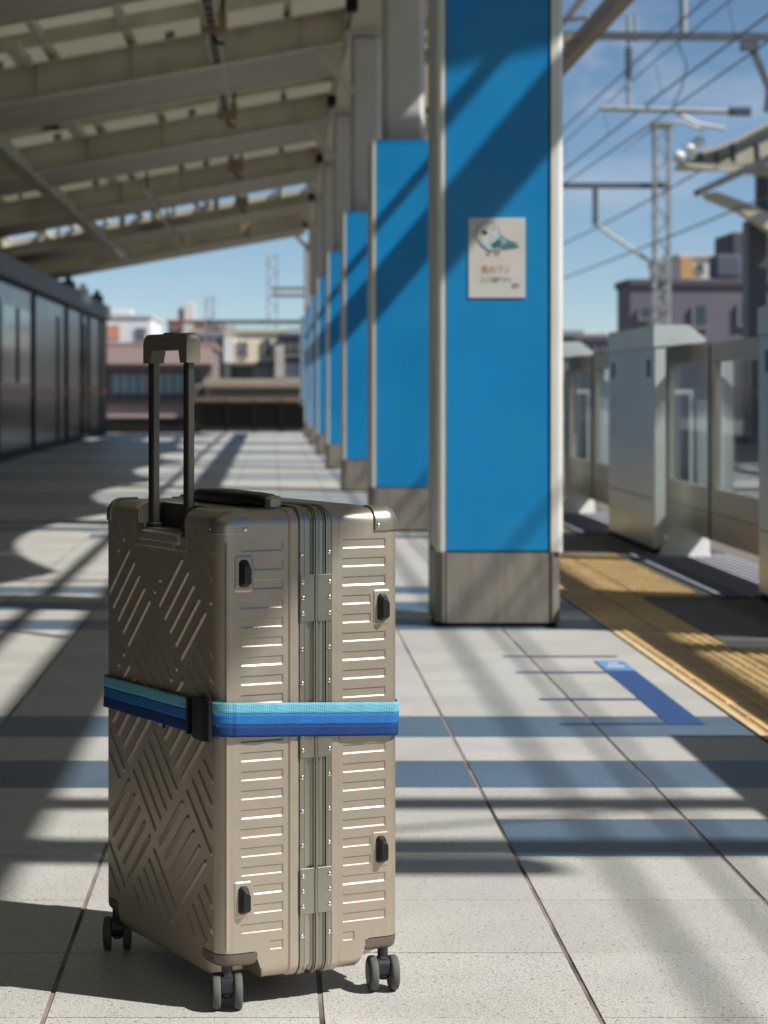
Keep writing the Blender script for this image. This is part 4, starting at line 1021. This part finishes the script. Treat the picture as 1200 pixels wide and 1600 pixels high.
# grip: rounded bridge
pr = []
u0, u1 = .0045, .0285
def grip_section(z0, z1):
    R = .008; pts = [(u0, z0), (u1, z0)]
    for t in np.linspace(0, math.pi/2, 6): pts.append((u1-R+R*math.cos(t), z1-R+R*math.sin(t)))
    for t in np.linspace(math.pi/2, math.pi, 6): pts.append((u0+R+R*math.cos(t), z1-R+R*math.sin(t)))
    return pts
vs_ = [(.134, .994, 1.033), (.1365, .994, 1.0385), (.141, .994, 1.0415), (.1605, .994, 1.0415), (.1665, 1.0145, 1.0415), (.2725, 1.0145, 1.0415), (.2810, .994, 1.0415), (.3035, .994, 1.0415), (.308, .994, 1.0385), (.3105, .994, 1.033)]
m = MB(); n = 14
for v, z0, z1 in vs_: m.v += [(a, v, b) for a, b in grip_section(z0, z1)]
for i in range(len(vs_)-1): m.f += [(i*n+k, i*n+(k+1)%n, (i+1)*n+(k+1)%n, (i+1)*n+k) for k in range(n)]
m.f += [tuple(range(n)), tuple((len(vs_)-1)*n+k for k in range(n))]; m.m = [0]*len(m.f)
gr = smooth(m.build('handle_grip', 'grip', sc), 40)
part('release_button', 'plastic', gr, (.0095, .0235, .208, .238, 1.0405, 1.0432), b=.001)

# carry handle on the top
m = MB(); secs = [(.058,.118,.012,.764,.783),(.075,.118,.015,.768,.787),(.115,.114,.017,.770,.789),(.150,.112,.019,.766,.789),(.185,.112,.020,.7655,.790),(.235,.112,.020,.7655,.790),(.270,.112,.019,.766,.789),(.310,.114,.016,.768,.787),(.335,.118,.012,.764,.783)]
n = 12
for v, uc, hw, z0, z1 in secs:
    for k in range(n):
        t = 2*math.pi*k/n; cx_, cz_ = math.cos(t), math.sin(t)
        m.v.append((uc+hw*math.copysign(abs(cx_)**.5, cx_), v, (z0+z1)/2+(z1-z0)/2*math.copysign(abs(cz_)**.5, cz_)))
for i in range(len(secs)-1): m.f += [(i*n+k, i*n+(k+1)%n, (i+1)*n+(k+1)%n, (i+1)*n+k) for k in range(n)]
m.f += [tuple(range(n)), tuple((len(secs)-1)*n+k for k in range(n))]; m.m = [0]*len(m.f)
chn = smooth(m.build('carry_handle', 'plastic', sc), 50)
for v0, v1 in ((.046, .062), (.331, .347)): part('handle_mount', 'guard', chn, (.104, .131, v0, v1, .762, .785), b=.005)

# wheel housings and casters
def plan_arc(cu, cv, su, sv, ext):   # outline of the corner plate, local u,v
    R = RR; pts = []
    for t in np.linspace(0, math.pi/2, 7): pts.append((cu+su*(R-R*math.cos(t))-0, cv+sv*(R-R*math.sin(t))))
    pts = [(cu+su*(R-R*math.cos(t)), cv+sv*(R-R*math.sin(t))) for t in np.linspace(0, math.pi/2, 7)]
    return pts + [(cu+su*ext, cv), (cu+su*ext, cv+sv*ext), (cu, cv+sv*ext)]
for nm, (cu, cv, su, sv) in zip('ABCD', ((0,0,1,1), (D,0,-1,1), (0,Wd,1,-1), (D,Wd,-1,-1))):
    base = plan_arc(cu, cv, su, sv, .064)
    hx, hy = cu+su*.030, cv+sv*.030
    def inset(p, k): return (p[0]+(hx-p[0])*k, p[1]+(hy-p[1])*k)
    m = MB(); n = len(base)
    for z, k in ((.0875, .0), (.0800, .0), (.0730, .05), (.0690, .16), (.0690, .5)):
        m.v += [(*inset(p, k), z) for p in base]
    for i in range(4): m.f += [(i*n+k, i*n+(k+1)%n, (i+1)*n+(k+1)%n, (i+1)*n+k) for k in range(n)]
    m.f += [tuple(4*n+k for k in range(n)), tuple(range(n))]; m.m = [0]*len(m.f)
    hs = smooth(m.build('wheel_housing', 'housing', sc), 35)
    gp = MB(); gp.prism([inset(p, .05) for p in base], 2, .086, .092); gp.build('housing_gap', 'gap', sc)
    # caster
    pu, pv = {'A': (.022, .020), 'B': (.291, .014), 'C': (.014, .446), 'D': (.296, .450)}[nm]
    ang = {'A': .06, 'B': .16, 'C': .03, 'D': -.2}[nm] - TH
    ca = empty('caster', (pu, pv, 0), ang); ca.parent = sc
    zc = .0275
    m = MB(); m.tube([(0,0,.052),(0,0,.0700)], .0085, 14); m.bbox(-.0085, .0085, -.0105, .0105, .018, .056, .004); m.tube([(-.0165,0,zc),(.0165,0,zc)], .0035, 10)
    smooth(m.build('fork', 'hub', ca), 30)
    m = MB(); m.tube([(-.0092,0,.0375),(.0092,0,.0375)], .0165, 20); smooth(m.build('mudguard', 'hub', ca), 30)
    for s in (-1, 1):
        a, b = s*.0102, s*.0232
        m = MB(); st = [(a, .0245), (a+s*.0012, .0265), (a+s*.003, .0275), (b-s*.003, .0275), (b-s*.0012, .0265), (b, .0245)]
        m.tube([(x, 0, zc) for x, _ in st], [r for _, r in st], 40); o = m.build('tyre', 'tyre', ca); smooth(o, 50)
        m = MB(); m.tube([(b-s*.001,0,zc),(b+s*.0012,0,zc)], .0165, 28); smooth(m.build('rim', 'hub', ca), 30)

# ================================================================== LUGGAGE STRAP
st = empty('luggage_strap', (-.079, 3.47, .42), TH); tag(st, 'three-tone blue woven luggage strap buckled round the middle of the suitcase', 'strap')
def strapmat(name, col):
    m = mat(name, col, .75, var=.12, scale=60, spec=.25); n = m.node_tree.nodes; l = m.node_tree.links.new
    tcn = n.new('ShaderNodeTexCoord'); sx = n.new('ShaderNodeUVMap')
    w1 = n.new('ShaderNodeTexWave'); w1.bands_direction = 'X'; w1.inputs['Scale'].default_value = 1; w2 = n.new('ShaderNodeTexWave'); w2.bands_direction = 'Y'; w2.inputs['Scale'].default_value = 1
    mp1 = n.new('ShaderNodeMapping'); mp1.inputs['Scale'].default_value = (100, 150, 1); l(sx.outputs[0], mp1.inputs[0])
    l(mp1.outputs[0], w1.inputs[0]); l(mp1.outputs[0], w2.inputs[0])
    mm = n.new('ShaderNodeMath'); mm.operation = 'MULTIPLY'; l(w1.outputs['Fac'], mm.inputs[0]); l(w2.outputs['Fac'], mm.inputs[1])
    b = n.new('ShaderNodeBump'); b.inputs['Strength'].default_value = .8; b.inputs['Distance'].default_value = .0008; l(mm.outputs[0], b.inputs['Height'])
    l(b.outputs[0], n['Principled BSDF'].inputs['Normal'])
    src = n['Principled BSDF'].inputs['Base Color'].links[0].from_socket
    mr = n.new('ShaderNodeMapRange'); mr.inputs[3].default_value = .72; mr.inputs[4].default_value = 1.15; l(mm.outputs[0], mr.inputs[0])
    vm = n.new('ShaderNodeVectorMath'); vm.operation = 'SCALE'; l(src, vm.inputs[0]); l(mr.outputs[0], vm.inputs['Scale']); l(vm.outputs[0], n['Principled BSDF'].inputs['Base Color'])
    return m
M['aqua'] = strapmat('aqua_webbing', (.16, .50, .66)); M['sblue'] = strapmat('blue_webbing', (.025, .17, .50)); M['navy'] = strapmat('navy_webbing', (.012, .05, .19))
def strap_path():
    P_ = []; g = .0074; R = RR
    def sl(p, q, n): return [(p[0]+(q[0]-p[0])*i/n, p[1]+(q[1]-p[1])*i/n) for i in range(n)]
    def ar(cu, cv, a0, a1, n=8): return [(cu+(R+g)*math.cos(math.radians(a0+(a1-a0)*i/n)), cv+(R+g)*math.sin(math.radians(a0+(a1-a0)*i/n))) for i in range(n)]
    P_ += sl((R, -g), (D-R, -g), 70); P_ += ar(D-R, R, -90, 0); P_ += sl((D+g, R), (D+g, Wd-R), 12); P_ += ar(D-R, Wd-R, 0, 90)
    P_ += sl((D-R, Wd+g), (R, Wd+g), 8); P_ += ar(R, Wd-R, 90, 180); P_ += sl((-g, Wd-R), (-g, R), 40); P_ += ar(R, R, 180, 270)
    return [(min(u, D+.0022) if v > .012 else u - max(0, u-(D-.012))*.25, v) for u, v in P_]
sp = strap_path(); N = len(sp)
def ztop(u, v):
    # measured: near corner .4745, right edge .458, left edge .465
    if v < .02: return .4745 - (.0165)*max(0, min(1, (u-.01)/.295))
    if u < .02: return .4715 + .003*max(0, 1-v/.1) - .0065*max(0, min(1, v/.454))
    return .460
ww = .0525
for nm, f0, f1 in (('aqua', 0, 1/3), ('sblue', 1/3, 2/3), ('navy', 2/3, 1)):
    me = bpy.data.meshes.new('webbing'); V = []; Fs = []; UV = []
    rows = 4; L_ = 0; Ls = []
    for i, (u, v) in enumerate(sp):
        if i: L_ += math.hypot(u-sp[i-1][0], v-sp[i-1][1])
        Ls.append(L_); zt = ztop(u, v)
        pu, pv = sp[i-1]; qu, qv = sp[(i+1) % N]; tx, ty = qu-pu, qv-pv; ll = math.hypot(tx, ty); nx, ny = ty/ll, -tx/ll
        for r in range(rows+1):
            f = f0+(f1-f0)*r/rows; z = zt-ww*f
            wv = .0011*math.sin(u*52+f*2.2)*math.sin(f*3.1+u*20) + .0006*math.sin(u*140+f*5) if v < .01 else .0012*math.sin(v*35+f*3)
            V.append((u+nx*(wv+.0004), v+ny*(wv+.0004), z)); UV.append((L_, z))
    for i in range(N):
        j = (i+1) % N
        for r in range(rows): a = i*(rows+1)+r; b = j*(rows+1)+r; Fs.append((a, b, b+1, a+1))
    me.from_pydata(V, [], Fs); uvl = me.uv_layers.new(name='UVMap')
    for p in me.polygons:
        for li in p.loop_indices: vi = me.loops[li].vertex_index; uvl.data[li].uv = UV[vi]
    me.materials.append(M[nm]); o = bpy.data.objects.new('webbing', me); COL.objects.link(o); o.parent = st; o.location = (0, 0, -.42)
    s = o.modifiers.new('thick', 'SOLIDIFY'); s.thickness = .0014; s.offset = 0; smooth(o, 40)
def stp(name, mt, *q, b=0): o = part(name, mt, st, *q, b=b); o.location = (0, 0, -.42); return o
# double layer and buckle near the front corner, keeper farther back
m = MB(); bx = [(-.0085, .0345), (-.0175, .042), (-.0175, .078), (-.0085, .085)]
m.prism([(-.0066, .010), (-.0150, .006), (-.0195, .022), (-.0180, .060), (-.0130, .076), (-.0066, .080)], 2, .4135, .4770)
o = m.build('buckle', 'plastic', st); o.location = (0, 0, -.42); bv = o.modifiers.new('soft', 'BEVEL'); bv.width = .0015; bv.segments = 2
m = MB(); cv = [(.030, -.0062), (.012, -.0075), (.000, -.0060), (-.0085, .004), (-.0125, .016), (-.0125, .032)]
for z0, z1, nm in ((.4575, .4745, 'aqua'), (.4405, .457, 'sblue'), (.4235, .440, 'navy')): pass
stp('buckle_bar', 'plastic', (-.0185, -.0066, .0815, .0865, .416, .4745), b=.0012)
stp('strap_keeper', 'navy', (-.0085, -.0046, .196, .200, .410, .4735), b=.0005)
